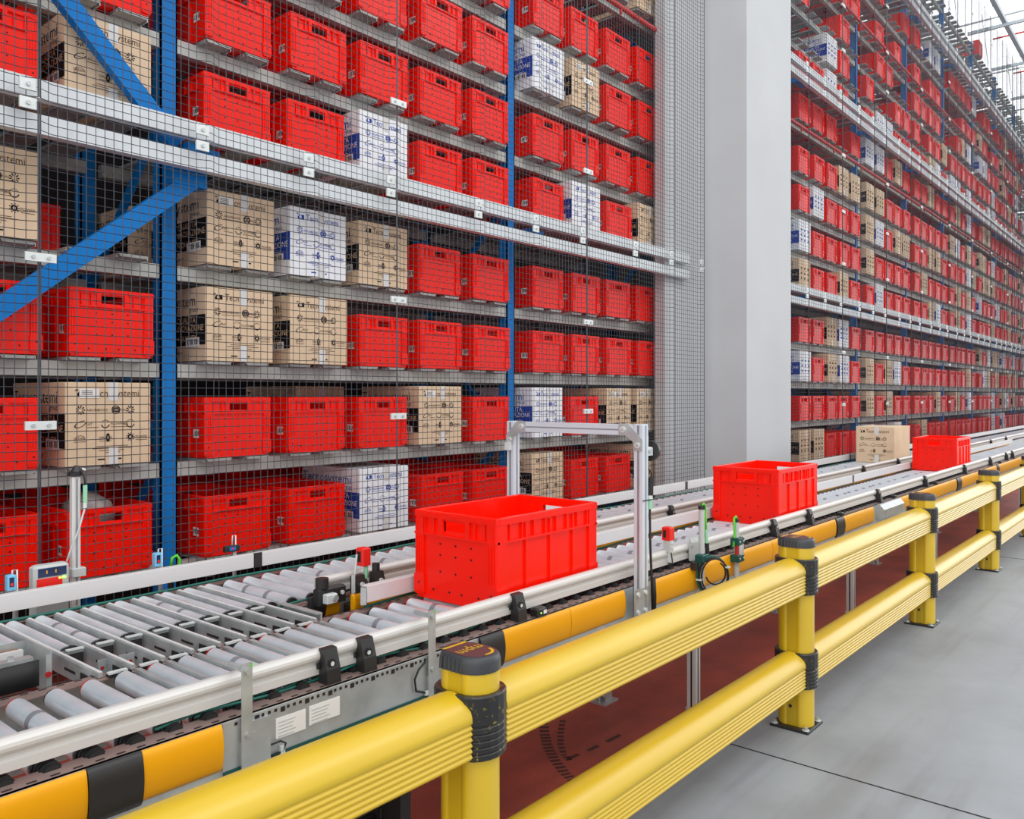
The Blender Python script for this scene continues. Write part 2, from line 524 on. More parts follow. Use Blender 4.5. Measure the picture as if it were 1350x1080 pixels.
# ------------------------------------------------------------------ containers
def crate_body():
    b = MB(); W, L, Z = 0.20, 0.60, 0.32; t = 0.007
    b.box(-W + 0.012, W - 0.012, 0.012, L - 0.012, 0.004, 0.014, 'red')
    for y0, y1 in ((0.008, 0.008 + t), (L - 0.008 - t, L - 0.008)):
        b.box(-W + 0.01, -0.055, y0, y1, 0.0, Z - 0.002, 'red')
        b.box(0.055, W - 0.01, y0, y1, 0.0, Z - 0.002, 'red')
        b.box(-0.055, 0.055, y0, y1, 0.0, 0.252, 'red')
        b.box(-0.055, 0.055, y0, y1, 0.288, Z - 0.002, 'red')
    for x0 in (-W + 0.008, W - 0.008 - t):
        b.box(x0, x0 + t, 0.008, L - 0.008, 0.0, Z - 0.002, 'red')
    # corner posts with vertical ribs, below the rim
    for sx in (-1, 1):
        for y0, sy in ((0.0, 1), (L, -1)):
            ell = [(W - 0.046, 0.0), (W - 0.006, 0.0), (W - 0.0017, 0.0017), (W, 0.006), (W, 0.055), (W - 0.010, 0.055), (W - 0.010, 0.010), (W - 0.046, 0.010)]
            pts = [(sx * a, y0 + sy * c) for a, c in ell]
            if sx * sy < 0: pts.reverse()
            b.prism_z(pts, 0.012, 0.2955, 'red')
            for q in (0.010, 0.022, 0.034):
                xa, xb = sorted((sx * (W - q), sx * (W - q - 0.004)))
                ya, yb = sorted((y0 - sy * 0.0035, y0 + sy * 0.004))
                b.box(xa, xb, ya, yb, 0.095, 0.225, 'red')
            xa, xb = sorted((sx * (W + 0.0015), sx * (W - 0.050)))
            ya, yb = sorted((y0 - sy * 0.002, y0 + sy * 0.008))
            b.box(xa, xb, ya, yb, 0.02, 0.085, 'red')
    # sides: ribs
    for sx in (-1, 1):
        for q in (0.16, 0.30, 0.44):
            xa, xb = sorted((sx * W, sx * (W - 0.01)))
            b.box(xa, xb, q - 0.004, q + 0.004, 0.02, 0.29, 'red')
    # base foot
    b.box(-W + 0.02, W - 0.02, 0.02, L - 0.02, 0.0, 0.006, 'red')
    # holes
    for y, s in ((0.0075, 1), (L - 0.0075, -1)):
        for x in (-0.075, 0.0, 0.075):
            for z in (0.205, 0.165, 0.105):
                b.box(x - 0.0035, x + 0.0035, y - 0.0006, y + 0.0006, z - 0.0035, z + 0.0035, 'reddark')
        for x in (-0.11, -0.03, 0.03, 0.11):
            b.box(x - 0.0035, x + 0.0035, y - 0.0006, y + 0.0006, 0.033, 0.041, 'reddark')
    for sx in (-1, 1):
        b.box(sx * 0.176 - 0.0035, sx * 0.176 + 0.0035, -0.0028, -0.0018, 0.052, 0.06, 'reddark')
    return b

def crate_rim():
    b = MB(); W, L, Z = 0.20, 0.60, 0.32
    for y0, y1 in ((-0.002, 0.016), (L - 0.016, L + 0.002)):
        b.cbox(-W - 0.001, W + 0.001, y0, y1, 0.296, Z, 'red', 0.003)
        b.box(-W, W, y0, y1, 0.232, 0.240, 'red')
        for x in (-0.185, -0.145, -0.10, 0.10, 0.145, 0.185):
            b.box(x - 0.002, x + 0.002, y0, y1, 0.24, 0.296, 'red')
        for x in (-0.15, -0.09, 0.0, 0.09, 0.15):
            b.box(x - 0.017, x + 0.017, y0 - 0.0025, y1 + 0.0025, 0.300, 0.315, 'red')
        b.box(-0.075, -0.055, y0, y1, 0.24, 0.296, 'red')
        b.box(0.055, 0.075, y0, y1, 0.24, 0.296, 'red')
    for x0, x1 in ((-W - 0.001, -W + 0.016), (W - 0.016, W + 0.001)):
        b.cbox(x0, x1, 0.016, L - 0.016, 0.296, Z, 'red', 0.003)
        b.box(x0, x1, 0.016, L - 0.016, 0.232, 0.240, 'red')
        for q in range(8):
            y = 0.07 + q * 0.066
            b.box(x0, x1, y - 0.002, y + 0.002, 0.24, 0.296, 'red')
    return b

def barcode(mb, y0, y1, z0, z1, x):
    mb.box(x - 0.0015, x, y0, y1, z0, z1, 'sticker')
    n = 9; w = (y1 - y0) * 0.8 / n
    for i in range(n):
        if i % 4 != 3:
            mb.box(x - 0.0022, x - 0.0015, y0 + (y1 - y0) * 0.1 + i * w, y0 + (y1 - y0) * 0.1 + (i + 0.55) * w, z0 + 0.012, z1 - 0.008, 'ink')

ME_BODY = crate_body().mesh('crate_body')
ME_RIM = crate_rim().mesh('crate_rim')
bb = MB(); barcode(bb, 0.055, 0.12, 0.105, 0.150, -0.194)
ME_BAR = bb.mesh('barcode_label')
full = crate_body(); full.join(crate_rim())
ME_FULL = full.mesh('red_crate')
BW, BL, BH = 0.202, 0.60, 0.392              # cartons

def carton_front(mb, ink, soft):
    R, U = (1, 0, 0), (0, 0, 1); y = -0.0015
    # angular mark and heading
    mb.quad([(-0.158, y, 0.352), (-0.148, y, 0.352), (-0.143, y, 0.358), (-0.158, y, 0.358)], ink)
    mb.quad([(-0.150, y, 0.325), (-0.140, y, 0.325), (-0.140, y, 0.348), (-0.150, y, 0.338)], ink)
    ring(mb, (-0.130, y, 0.339), 0.009, 0.015, R, U, ink, PI * 0.6, PI * 1.9, 10)
    mb.quad([(-0.118, y, 0.326), (-0.106, y, 0.326), (-0.106, y, 0.351), (-0.128, y, 0.351)], ink)
    write(mb, 'Tecnosystemi', 0.052, (-0.092, y, 0.324), R, U, soft, width=0.235)

def carton_icons(mb, ink, soft):
    R, U = (1, 0, 0), (0, 0, 1); y = -0.0015
    xs, zs = (-0.135, -0.02, 0.10), (0.262, 0.196, 0.130)
    words = (('AIRLINE', 'NORD', 'Helix'), ('SAT', 'FLOWNET', 'Tools'), ('CLEAN', 'SERVICE', 'POWER'))
    for r in range(3):
        for c in range(3):
            x, z = xs[c], zs[r]; kind = r * 3 + c
            if kind in (0, 2, 8):
                if kind == 8: ring(mb, (x, y, z), 0.006, 0.014, R, U, ink, seg=14)
                for a in range(9):
                    t = 2 * PI * a / 9; d = Vector((math.cos(t), 0, math.sin(t))); e = Vector((-math.sin(t), 0, math.cos(t)))
                    c0 = Vector((x, y, z)); r0, r1 = (0.016, 0.021) if kind == 8 else (0.008, 0.021)
                    mb.quad([c0 + d * r0 - e * 0.0016, c0 + d * r1 - e * 0.003, c0 + d * r1 + e * 0.003, c0 + d * r0 + e * 0.0016], ink)
            elif kind == 1:
                ring(mb, (x + 0.05, y, z), 0.017, 0.021, R, U, ink)
                for q in (-0.009, 0.0, 0.009):
                    ring(mb, (x + 0.05 + q, y, z), 0.003, 0.0065, R, U, ink, seg=8, sy=2.0)
            elif kind == 3:
                ring(mb, (x, y, z), 0.024, 0.030, Vector((0.9, 0, 0.42)), Vector((-0.42, 0, 0.9)), ink, 0.5, 5.9, 18, 0.45)
            elif kind in (4, 5):
                ring(mb, (x, y, z), 0.0165, 0.021, R, U, ink, -2.9, -0.2, 10)
                ring(mb, (x, y, z), 0.0165, 0.019, R, U, soft, 0.3, 2.8, 10)
            elif kind == 6:
                ring(mb, (x, y, z - 0.01), 0.022, 0.0245, R, U, soft, 0.6, PI, 8)
            else:
                ring(mb, (x + 0.012, y, z), 0.004, 0.010, R, U, ink, seg=8, sy=2.2)
            wx = {1: x - 0.035, 7: x - 0.03, 2: x - 0.055, 5: x - 0.05, 6: x - 0.03}.get(kind, x + 0.026)
            write(mb, words[r][c], 0.017, (wx, y - 0.0003, z - 0.006), R, U, soft)
            mb.quad([(wx, y, z - 0.017), (wx + 0.058, y, z - 0.017), (wx + 0.058, y, z - 0.0145), (wx, y, z - 0.0145)], soft)
    for q, (a, c) in enumerate(((-0.06, 0.09), (-0.08, 0.11), (-0.05, 0.07), (-0.02, 0.05))):
        z = 0.088 - q * 0.010
        mb.quad([(a, y, z), (c, y, z), (c, y, z + 0.0028), (a, y, z + 0.0028)], soft)

def carton_side(mb, x, panel, panelink, ink):
    # prints on the long side, read from behind to the front edge
    R, U = (0, -1, 0), (0, 0, 1)
    write(mb, 'Tecnosystemi', 0.085, (x, 0.585, 0.295), R, U, ink, width=0.50)
    write(mb, 'group', 0.04, (x, 0.17, 0.262), R, U, ink)
    mb.quad([(x, 0.60, 0.085), (x, 0.0, 0.085), (x, 0.0, 0.245), (x, 0.60, 0.245)], panel)
    xx = x - 0.001
    write(mb, 'QUALIT\u00c0', 0.048, (xx, 0.30, 0.203), R, U, panelink, width=0.20)
    write(mb, 'INNOVAZIONE', 0.048, (xx, 0.33, 0.160), R, U, panelink, width=0.31)
    write(mb, 'DESIGN QUALITY', 0.042, (xx, 0.42, 0.108), R, U, panelink, width=0.33)
    write(mb, 'tecnosystemi.com', 0.03, (x, 0.52, 0.038), R, U, ink, width=0.28)

def carton_body(m):
    b = MB()
    b.cbox(-BW, BW, 0, BL, 0, BH, m, 0.003)
    # hand slot near the bottom of the end face
    for xa, xb in ((-0.055, -0.02), (0.022, 0.057)):
        b.box(xa, xb, -0.001, 0.001, 0.024, 0.031, 'ink' if m == 'kraft' else 'blueink')
    b.box(-0.0015, 0.0015, 0.002, BL - 0.002, BH - 0.001, BH + 0.0006, 'kraftdark')
    return b
def carton_tape():
    b = MB()
    b.box(-0.005, 0.04, -0.002, 0.0, 0.305, BH, 'tape')
    b.box(-0.005, 0.04, 0.0, BL, BH, BH + 0.001, 'tape')
    return b
def carton_tape_low():
    b = MB(); b.box(-0.005, 0.04, -0.002, 0.0, 0.0, 0.085, 'tape')
    return b
ME_CART = {}
for kind, body, ink, soft, panel, pink in (('K', 'kraft', 'ink', 'brownink', 'ink', 'creamink'), ('W', 'white', 'blueink', 'blueink', 'blueink', 'whiteink')):
    f = MB(); carton_front(f, ink, soft)
    g = MB(); carton_icons(g, ink, soft)
    s = MB(); carton_side(s, -BW - 0.0015, panel, pink, ink)
    k = MB(); barcode(k, 0.06, 0.20, 0.075, 0.125, -BW - 0.003)
    far = carton_body(body); far.join(s); far.join(carton_tape()); far.join(carton_tape_low())
    for r in range(3):
        for c in range(3):
            far.box(-0.14 + c * 0.115, -0.10 + c * 0.115, -0.002, 0, 0.12 + r * 0.066, 0.145 + r * 0.066, soft)
    ME_CART[kind] = dict(body=carton_body(body).mesh('carton_body'), front=f.mesh('heading_lettering'), icons=g.mesh('front_lettering'), side=s.mesh('side_print'),
                         tape=carton_tape().mesh('packing_tape'), low=carton_tape_low().mesh('packing_tape'), bar=k.mesh('barcode_label'), far=far.mesh('carton'))
b = MB()
b.box(-0.14, -0.05, -0.003, -0.001, 0.318, 0.362, 'sticker')
for i in range(4): b.box(-0.13, -0.08, -0.0036, -0.003, 0.326 + i * 0.008, 0.329 + i * 0.008, 'brownink')
ME_STK = b.mesh('address_sticker')

def crate(loc, rz, label, group, detail=True):
    if detail:
        r = put('red_crate', ME_BODY, None, loc, rz)
        put('rim', ME_RIM, r); put('barcode_label', ME_BAR, r)
    else:
        r = put('red_crate', ME_FULL, None, loc, rz)
    return tag(r, label, 'crate', group)

def carton(kind, loc, rz, label, group, detail=True, sticker=False):
    d = ME_CART[kind]; nm = 'cardboard_carton' if kind == 'K' else 'white_carton'
    if detail:
        r = put(nm, d['body'], None, loc, rz)
        put('heading_lettering', d['front'], r); put('front_lettering', d['icons'], r); put('side_print', d['side'], r)
        put('packing_tape', d['tape'], r); put('packing_tape', d['low'], r); put('barcode_label', d['bar'], r)
        if sticker: put('address_sticker', ME_STK, r)
    else:
        r = put(nm, d['far'], None, loc, rz)
    return tag(r, label, 'box', group)

LEFT = {   # bay -> shelf rows from the bottom, five slots, '.' = empty
    -1: ['...RR', '...RK', '...RR', '...K.', '..RRK', '..RRR', '..RRR'],
    0: ['RRWRR', 'RRRKR', 'KKRRR', 'KWKRR', 'RRWRR', 'RRRRR', 'RRRRR', 'RRRRR'],
    1: ['KRRK.', 'WRKK.', 'RRRR.', 'RRRR.', 'RWRK.', 'RRRR.', 'WKRR.', 'RRRR.', '...K.'],
}
RIGHT = {  # the two bays just beyond the pillar, read off; the rest follows the same mix
    3: ['KKRRR', 'RRRRR', 'WRKWR', 'RRKWR', 'KRRKR', 'WRRRR', 'RWRRR', 'RRRKK', 'RRR.R', 'RRWR.', '..WR.', 'R..R.'],
    4: ['WRRWR', 'KRKRR', 'KRKWR', 'RRRRR', 'RWRRR', 'KRRRR', 'KWRKK', 'KKRRR', 'WWRKR', 'RWWRR', 'R..RR', '.RR..'],
    5: ['RKRRR', 'RRRKR', 'RRRRR', 'RRRRR', 'RRKWR', 'RKRRR', 'RRKKR', 'RRRRR', 'RRKRR', 'RRKWR', 'R.RRK', 'RRRR.', 'R.RR.'],
}
BAYTXT = {-1: 'bay before nearest blue upright', 0: 'bay between two nearest blue uprights', 1: 'last bay before concrete pillar',
          3: 'first bay beyond concrete pillar'}
for b in range(4, 11):
    BAYTXT[b] = '%s bay beyond concrete pillar' % ORD[b - 3]
KTXT = {'R': 'red crate', 'K': 'brown carton', 'W': 'white carton'}
GTXT = {'R': 'red crates on the rack', 'K': 'brown cardboard cartons on the rack', 'W': 'white cartons on the rack'}
todo = []
for table in (LEFT, RIGHT):
    for b, rows in table.items():
        for t, row in enumerate(rows):
            for k, c in enumerate(row):
                if c != '.': todo.append((b, t, k, c))
for b in range(6, 11):
    for t in range(14):
        for k in range(5):
            p = rnd.random()
            if t >= 10 and p > 0.72: continue
            q = rnd.random()
            todo.append((b, t, k, 'R' if q < 0.66 else ('K' if q < 0.86 else 'W')))
for k in (2,): todo.append((7, 16, 0, 'R'))
for t in (10, 11, 12, 13):
    for k in range(5):
        for b in (3, 4, 5):
            if t >= len(RIGHT[b]) and rnd.random() < 0.55: todo.append((b, t, k, 'R' if rnd.random() < 0.8 else 'W'))
vis = []
for b, t, k, c in todo:
    x, z = slot_x(b, k), TIER[t]
    a = project(x + 0.2, YF, z + 0.16); e = project(x - 0.2, YF, z)
    if a[0] < -5 or e[0] > 1352 or a[1] < -60: continue
    if b >= 3 and a[0] < 1044: continue
    if b == 1 and e[0] > 880: continue
    vis.append((x * x + (z - H) ** 2, b, t, k, c, x, z))
vis.sort()
nred = 0
farmb = MB(); light = None
def light_crate(x, y, z):
    m = MB()
    m.box(x - 0.19, x + 0.19, y + 0.008, y + 0.592, z, z + 0.012, 'red')
    m.box(x - 0.19, x + 0.19, y + 0.008, y + 0.016, z, z + 0.318, 'red')
    m.box(x - 0.19, x + 0.19, y + 0.584, y + 0.592, z, z + 0.318, 'red')
    for s in (-1, 1):
        xa, xb = sorted((x + s * 0.2, x + s * 0.19)); m.box(xa, xb, y, y + 0.6, z + 0.01, z + 0.318, 'red')
        xa, xb = sorted((x + s * 0.2, x + s * 0.155)); m.box(xa, xb, y, y + 0.01, z + 0.01, z + 0.30, 'red')
    m.box(x - 0.201, x + 0.201, y - 0.002, y + 0.014, z + 0.296, z + 0.32, 'red')
    m.box(x - 0.201, x + 0.201, y - 0.002, y + 0.014, z + 0.232, z + 0.24, 'red')
    m.box(x - 0.055, x + 0.055, y + 0.006, y + 0.009, z + 0.252, z + 0.288, 'reddark')
    return m
for d, b, t, k, c, x, z in vis:
    jx, jz = rnd.uniform(-0.008, 0.008), rnd.uniform(-0.02, 0.02)
    near = b <= 1
    if b == -1:
        slot = ORD[4 - k] + ' slot before upright' if False else ORD[k] + ' slot'
    else:
        slot = ORD[k] + ' slot'
    lab = '%s, %s of %s shelf up, %s' % (KTXT[c], slot, ORD[t], BAYTXT[b])
    loc = (x + jx, YF + rnd.uniform(-0.006, 0.012), z)
    if c == 'R':
        if nred < 292:
            crate(loc, jz * 0.5, lab, GTXT['R'], near); nred += 1
        else:
            farmb.join(light_crate(loc[0], loc[1], z))
    else:
        carton(c, loc, jz, lab, GTXT[c], near, sticker=(b, t, k) in ((-1, 1, 4), (0, 3, 0), (0, 1, 3), (1, 1, 2), (1, 1, 3), (1, 6, 1)))
if farmb.v:
    single('far_red_crates', farmb, 'distant mass of small red crates at the far end of the rack', 'crates', (0, 0, 0), kind='stuff')
# rear row glimpsed over the bottom shelves and through the gap beside the upright
for b in (-1, 0, 1):
    for k in range(5):
        if (b == -1 and k < 2) or (b == 1 and k == 4): continue
        crate((slot_x(b, k), 4.66, TIER[0]), 0, 'rear red crate behind %s slot of bottom shelf, %s' % (ORD[k], BAYTXT[b].replace('between two nearest blue uprights', 'between nearest uprights')), 'rear red crates on the bottom shelf', False)
carton('K', (slot_x(0, 2), 4.66, TIER[1]), 0, 'brown carton in the rear row above the red crates of the second shelf', None, False)
carton('K', (2.40, 4.70, TIER[3]), 0, 'brown carton in the rear row seen through the empty slot beside nearest upright', None, True)
crate((1.63, 4.68, TIER[3]), 0, 'red crate in the rear row peeping past the printed carton on the fourth shelf', None, False)
# grey film sack bulging out of the bottom crate beside the upright
sack = MB()
n, mseg = 10, 6; vs = []; fs = []
cx, cy, cz = slot_x(-1, 4) - 0.03, 4.22, TIER[0] + 0.27
for i in range(mseg + 1):
    ph = PI * i / mseg
    for j in range(n):
        th = 2 * PI * j / n; rr = 1 + rnd.uniform(-0.12, 0.12)
        vs.append((cx + 0.12 * math.sin(ph) * math.cos(th) * rr, cy + 0.15 * math.sin(ph) * math.sin(th) * rr, cz + 0.11 * math.cos(ph) * rr))
for i in range(mseg):
    for j in range(n):
        fs.append((i * n + j, (i + 1) * n + j, (i + 1) * n + (j + 1) % n, i * n + (j + 1) % n))
sack.add(vs, fs, 'bag', True)
single('plastic_sack', sack, 'crumpled grey plastic sack poking out of a bottom shelf crate', 'bag', (cx, cy, cz - 0.1))

# crates and box riding on the rollers
ZR = H - 0.74
for X1, txt in ((2.70, 'red crate riding the front conveyor under the aluminium portal'), (5.10, 'red crate riding the front conveyor past the coiled cables'), (9.425, 'red crate farthest along the front conveyor, by third barrier gap')):
    crate((X1 - 0.60, 2.03, ZR + 0.001), -PI / 2, txt, 'red crates riding the conveyor')
carton('K', (9.5, 2.78, ZR + 0.001), -PI / 2, 'brown carton riding the rear conveyor beyond the pillar', None)

# ------------------------------------------------------------------ wire mesh guard
PW, YM = 1.985, 3.75
FOLDS = (0.0, 0.775, 1.395, PW)
def yoff(x):
    y = 0.0
    for f in FOLDS:
        y = max(y, 0.032 * (1 - abs(x - f) / 0.06))
    return -max(0.0, y)
XS = sorted({0.004, PW - 0.004} | {f + d for f in FOLDS for d in (-0.06, 0.0, 0.06) if 0.01 <= f + d <= PW - 0.01})
def wire_strip(mb, pts, r, axis):
    # square wire along pts; axis 'z' for horizontal wires, 'x' for upright wires
    vs = []
    for x, y, z in pts:
        if axis == 'h': vs += [(x, y - r, z), (x, y, z + r), (x, y + r, z), (x, y, z - r)]
        else: vs += [(x, y - r, z), (x + r, y, z), (x, y + r, z), (x - r, y, z)]
    fs = []
    for i in range(len(pts) - 1):
        for k in range(4):
            fs.append((i * 4 + k, i * 4 + (k + 1) % 4, i * 4 + 4 + (k + 1) % 4, i * 4 + 4 + k))
    mb.add(vs, fs, 'wire')
def panel_mesh(h):
    m = MB(); r = 0.0018
    nx = 50
    for i in range(nx + 1):
        x = 0.004 + (PW - 0.008) * i / nx
        rr = 0.0034 if i in (0, nx) else r
        wire_strip(m, [(x, yoff(x) - 0.003, 0), (x, yoff(x) - 0.003, h)], rr, 'v')
    nz = int(round(h / 0.0385))
    for j in range(nz + 1):
        z = h * j / nz
        wire_strip(m, [(x, yoff(x), z) for x in XS], r, 'h')
    return m.mesh('wire_grid')
ROWS = [(0.10, H + 1.22), (H + 1.24, H + 3.98), (H + 4.0, H + 6.69), (H + 6.71, H + 8.55)]
GRID = [panel_mesh(b - a) for a, b in ROWS]
cm = MB()
cm.box(-0.033, 0.033, -0.012, 0.0, -0.023, 0.023, 'clip')
cm.cyl((0, -0.020, 0), (0, -0.012, 0), 0.009, 'galv', 8)
ME_CLIP = cm.mesh('clamp_plate')
jm = MB()
jm.box(-0.06, 0.06, -0.012, 0.0, -0.018, 0.018, 'clip')
for s in (-0.03, 0.03): jm.cyl((s, -0.019, 0), (s, -0.012, 0), 0.008, 'galv', 8)
ME_JOIN = jm.mesh('joiner_plate')
ROWTXT = ['bottom row', 'second row up', 'third row up', 'top row']
def mesh_panel(x0, r, label):
    z0, z1 = ROWS[r]
    t = thing('mesh_panel', label, 'wire mesh panel', (x0, YM, z0), 'wire mesh guard panels')
    put('wire_grid', GRID[r], t)
    for f in FOLDS[1:]:
        put('clamp_plate', ME_CLIP, t, (f - 0.04, yoff(f - 0.04) - 0.006, z1 - z0 - 0.012))
        if r: put('clamp_plate', ME_CLIP, t, (f - 0.04, yoff(f - 0.04) - 0.006, 0.045))
    js = {0: (-0.126, 0.571), 1: (1.75, 2.45, 3.2), 2: (4.6, 5.2, 5.9), 3: (7.3, 7.9)}[r]
    for z in js:
        put('joiner_plate', ME_JOIN, t, (0.0, -0.04, H + z - z0))
px0 = [1.37 + PW * k for k in (-1, 0, 1, 2)]
for i, x in enumerate(px0):
    for r in (0, 1, 2):
        if r == 2 and i < 3: continue
        mesh_panel(x, r, 'grey wire mesh panel, %s, %s from the concrete pillar on the near side' % (ROWTXT[r], ORD[3 - i]))
for i in range(10):
    for r in range(4):
        mesh_panel(9.31 + PW * i, r, 'grey wire mesh panel, %s, %s beyond the concrete pillar' % (ROWTXT[r], ORD[i]))
# mesh strip closing onto the pillar
# ------------------------------------------------------------------ roller conveyors
RP, RR = 0.087, 0.0255
AX = ZR - RR
def roller_mesh(y0, y1, dark=False, red=True, near_pulley=True):
    m = MB(); L = y1 - y0
    m.cyl((0, 0.012, 0), (0, L - 0.014, 0), RR, 'roller', 18)
    m.cyl((0, -0.03, 0), (0, L + 0.02, 0), 0.006, 'galv', 6)
    m.cyl((0, 0.0, 0), (0, 0.012, 0), RR - 0.003, 'black', 14)
    m.cyl((0, L - 0.014, 0), (0, L - 0.004, 0), RR - 0.002, 'ringred' if red else 'black', 14)
    if dark:
        for q in (0.30, 0.62):
            m.cyl((0, L * q, 0), (0, L * q + 0.022, 0), RR + 0.0004, 'rolldark', 18, caps=False)
    if near_pulley:
        m.cyl((0, -0.05, 0), (0, 0.0, 0), RR - 0.006, 'rubber', 14)
        for q in (-0.014, -0.026, -0.038):
            m.cyl((0, q - 0.003, 0), (0, q + 0.004, 0), RR - 0.002, 'rubber', 14)
    return m.mesh('roller')

FL0 = 1.745                                    # outer face of the front conveyor
NT = thing('roller_conveyor', 'front roller conveyor with orange side covers, next to the yellow barrier', 'conveyor', (0.3, 2.0, 0))
FT = thing('roller_conveyor', 'rear roller conveyor along the wire mesh, behind the front conveyor', 'conveyor', (0.3, 2.8, 0))
def lay_rollers(t, y0, y1, x0, x1, meshes, cap, pick):
    x, i, extra = x0, 0, MB()
    oy = root_org(t)
    while x < x1:
        if i < cap:
            put('roller', meshes[pick(i, x)], t, (x - oy[0], y0 - oy[1], AX))
        else:
            extra.cyl((x, y0, AX), (x, y1, AX), RR, 'roller', 10, caps=True)
        x += RP; i += 1
    if extra.v:
        o = part('distant_rollers', extra, t); o['kind'] = 'stuff'
N0, N1 = 1.83, 2.235
rmN = [roller_mesh(N0, N1, False, True), roller_mesh(N0, N1, False, False), roller_mesh(N0, N1, True, True)]
lay_rollers(NT, N0, N1, 0.42, 14.5, rmN, 98, lambda i, x: 2 if (i % 5 in (2, 4) and x > 1.9) or i % 6 == 4 else i % 2)
F0, F1 = 2.565, 3.01
rmF = [roller_mesh(F0, F1, False, True, False), roller_mesh(F0, F1, True, False, False)]
lay_rollers(FT, F0, F1, 0.50, 23.0, rmF, 98, lambda i, x: 1 if i % 4 == 3 else 0)

def frame_side(t, y, s, x0, x1, holes=True):
    # channel with its top flange; s = +1 flange towards +y
    m = MB(); zt = H - 0.757
    ya = y; yb = y + s * 0.055
    m.box(x0, x1, min(ya, yb), max(ya, yb), zt - 0.003, zt, 'flange')
    m.box(x0, x1, min(ya, ya + s * 0.003), max(ya, ya + s * 0.003), zt - 0.185, zt, 'galv')
    yc = ya - s * 0.03
    m.box(x0, x1, min(yc, ya), max(yc, ya), zt - 0.188, zt - 0.185, 'galv')
    m.box(x0, x1, min(yc, yc + s * 0.003), max(yc, yc + s * 0.003), zt - 0.215, zt - 0.185, 'galv')
    if holes:
        x = x0 + 0.02
        while x < min(x1, 9.0):
            m.box(x, x + 0.018, y + s * 0.012 - 0.003, y + s * 0.012 + 0.003, zt - 0.001, zt + 0.0008, 'slot')
            x += RP / 2
    part('side_frame', m, t)
frame_side(NT, FL0, 1, 0.3, 14.5)
frame_side(NT, 2.30, -1, 0.3, 14.5)
frame_side(FT, 2.475, 1, 1.745, 23.0)
frame_side(FT, 3.09, -1, 0.3, 23.0)

def tube_rail(y, x0, x1, t, joints=()):
    zt = H - 0.669; m = MB()
    # rounded tube above, groove, flat lip below
    pr = []
    for i in range(9):
        a = -PI * 0.55 + PI * 1.1 * i / 8
        pr.append((y - 0.016 * math.cos(a) - 0.002, zt - 0.017 + 0.017 * math.sin(a)))
    # outline goes bottom-front, up over the front, then down the back
    prof = [(y - 0.012, zt - 0.066), (y - 0.012, zt - 0.046), (y - 0.004, zt - 0.044), (y - 0.004, zt - 0.034)] + pr + [(y + 0.012, zt - 0.002), (y + 0.012, zt - 0.066)]
    m.prism_x(prof, x0, x1, 'alu')
    part('guide_rail', m, t)
tube_rail(1.80, 0.2, 14.5, NT)
tube_rail(2.50, 1.86, 23.0, FT)

def flat_rail(y, x0, x1, t, cuts):
    zt = H - 0.669; xs = [x0] + list(cuts) + [x1]
    for a, b in zip(xs[:-1], xs[1:]):
        m = MB()
        m.prism_x([(y, zt - 0.058), (y, zt - 0.002), (y + 0.004, zt), (y + 0.030, zt), (y + 0.030, zt - 0.004), (y + 0.006, zt - 0.006), (y + 0.006, zt - 0.052), (y + 0.03, zt - 0.054), (y + 0.03, zt - 0.058)], a + 0.002, b - 0.002, 'aluflat')
        part('guide_rail', m, t)
        if b < x1:
            m = MB(); m.box(b - 0.02, b + 0.02, y - 0.001, y + 0.006, zt - 0.060, zt + 0.001, 'black'); part('rail_joint', m, t)
flat_rail(3.075, 0.2, 23.0, FT, (px2x(340, 3.075), px2x(905, 3.075), 9.6, 14.0))
flat_rail(2.25, 1.89, 14.5, NT, (7.1,))
m = MB(); m.prism_z([(1.872, 2.262), (1.888, 2.25), (1.888, 2.28)], H - 0.735, H - 0.675, 'galv'); part('rail_end', m, NT)

# drive cable running along the frames
m = MB(); m.tube([(0.3 + 0.25 * i, 3.045 + 0.006 * math.sin(i * 2.1), H - 0.748 + 0.004 * math.sin(i * 1.3)) for i in range(60)], 0.006, 'cable', 6)
part('drive_cable', m, FT)
m = MB(); m.tube([(0.9 + 0.10 * i, 1.795 + 0.006 * math.sin(i * 2.1), H - 0.746 + 0.007 * math.sin(i * 1.3)) for i in range(9)], 0.004, 'cable', 6)
m.tube([(1.0 + 0.08 * i, 1.805, H - 0.752 + 0.012 * abs(math.sin(i * 1.1))) for i in range(14)], 0.0035, 'cable', 6)
part('drive_cable', m, NT)
m = MB(); m.tube([(1.9 + 0.22 * i, 2.275 + 0.004 * math.sin(i * 2.1), H - 0.748 + 0.006 * math.sin(i * 1.7)) for i in range(40)], 0.005, 'cable', 6)
part('drive_cable', m, NT)
m = MB(); m.tube([(1.7 + 0.22 * i, 2.50 + 0.004 * math.sin(i * 2.1), H - 0.745 + 0.006 * math.sin(i * 1.7)) for i in range(40)], 0.005, 'cable', 6)
part('drive_cable', m, FT)

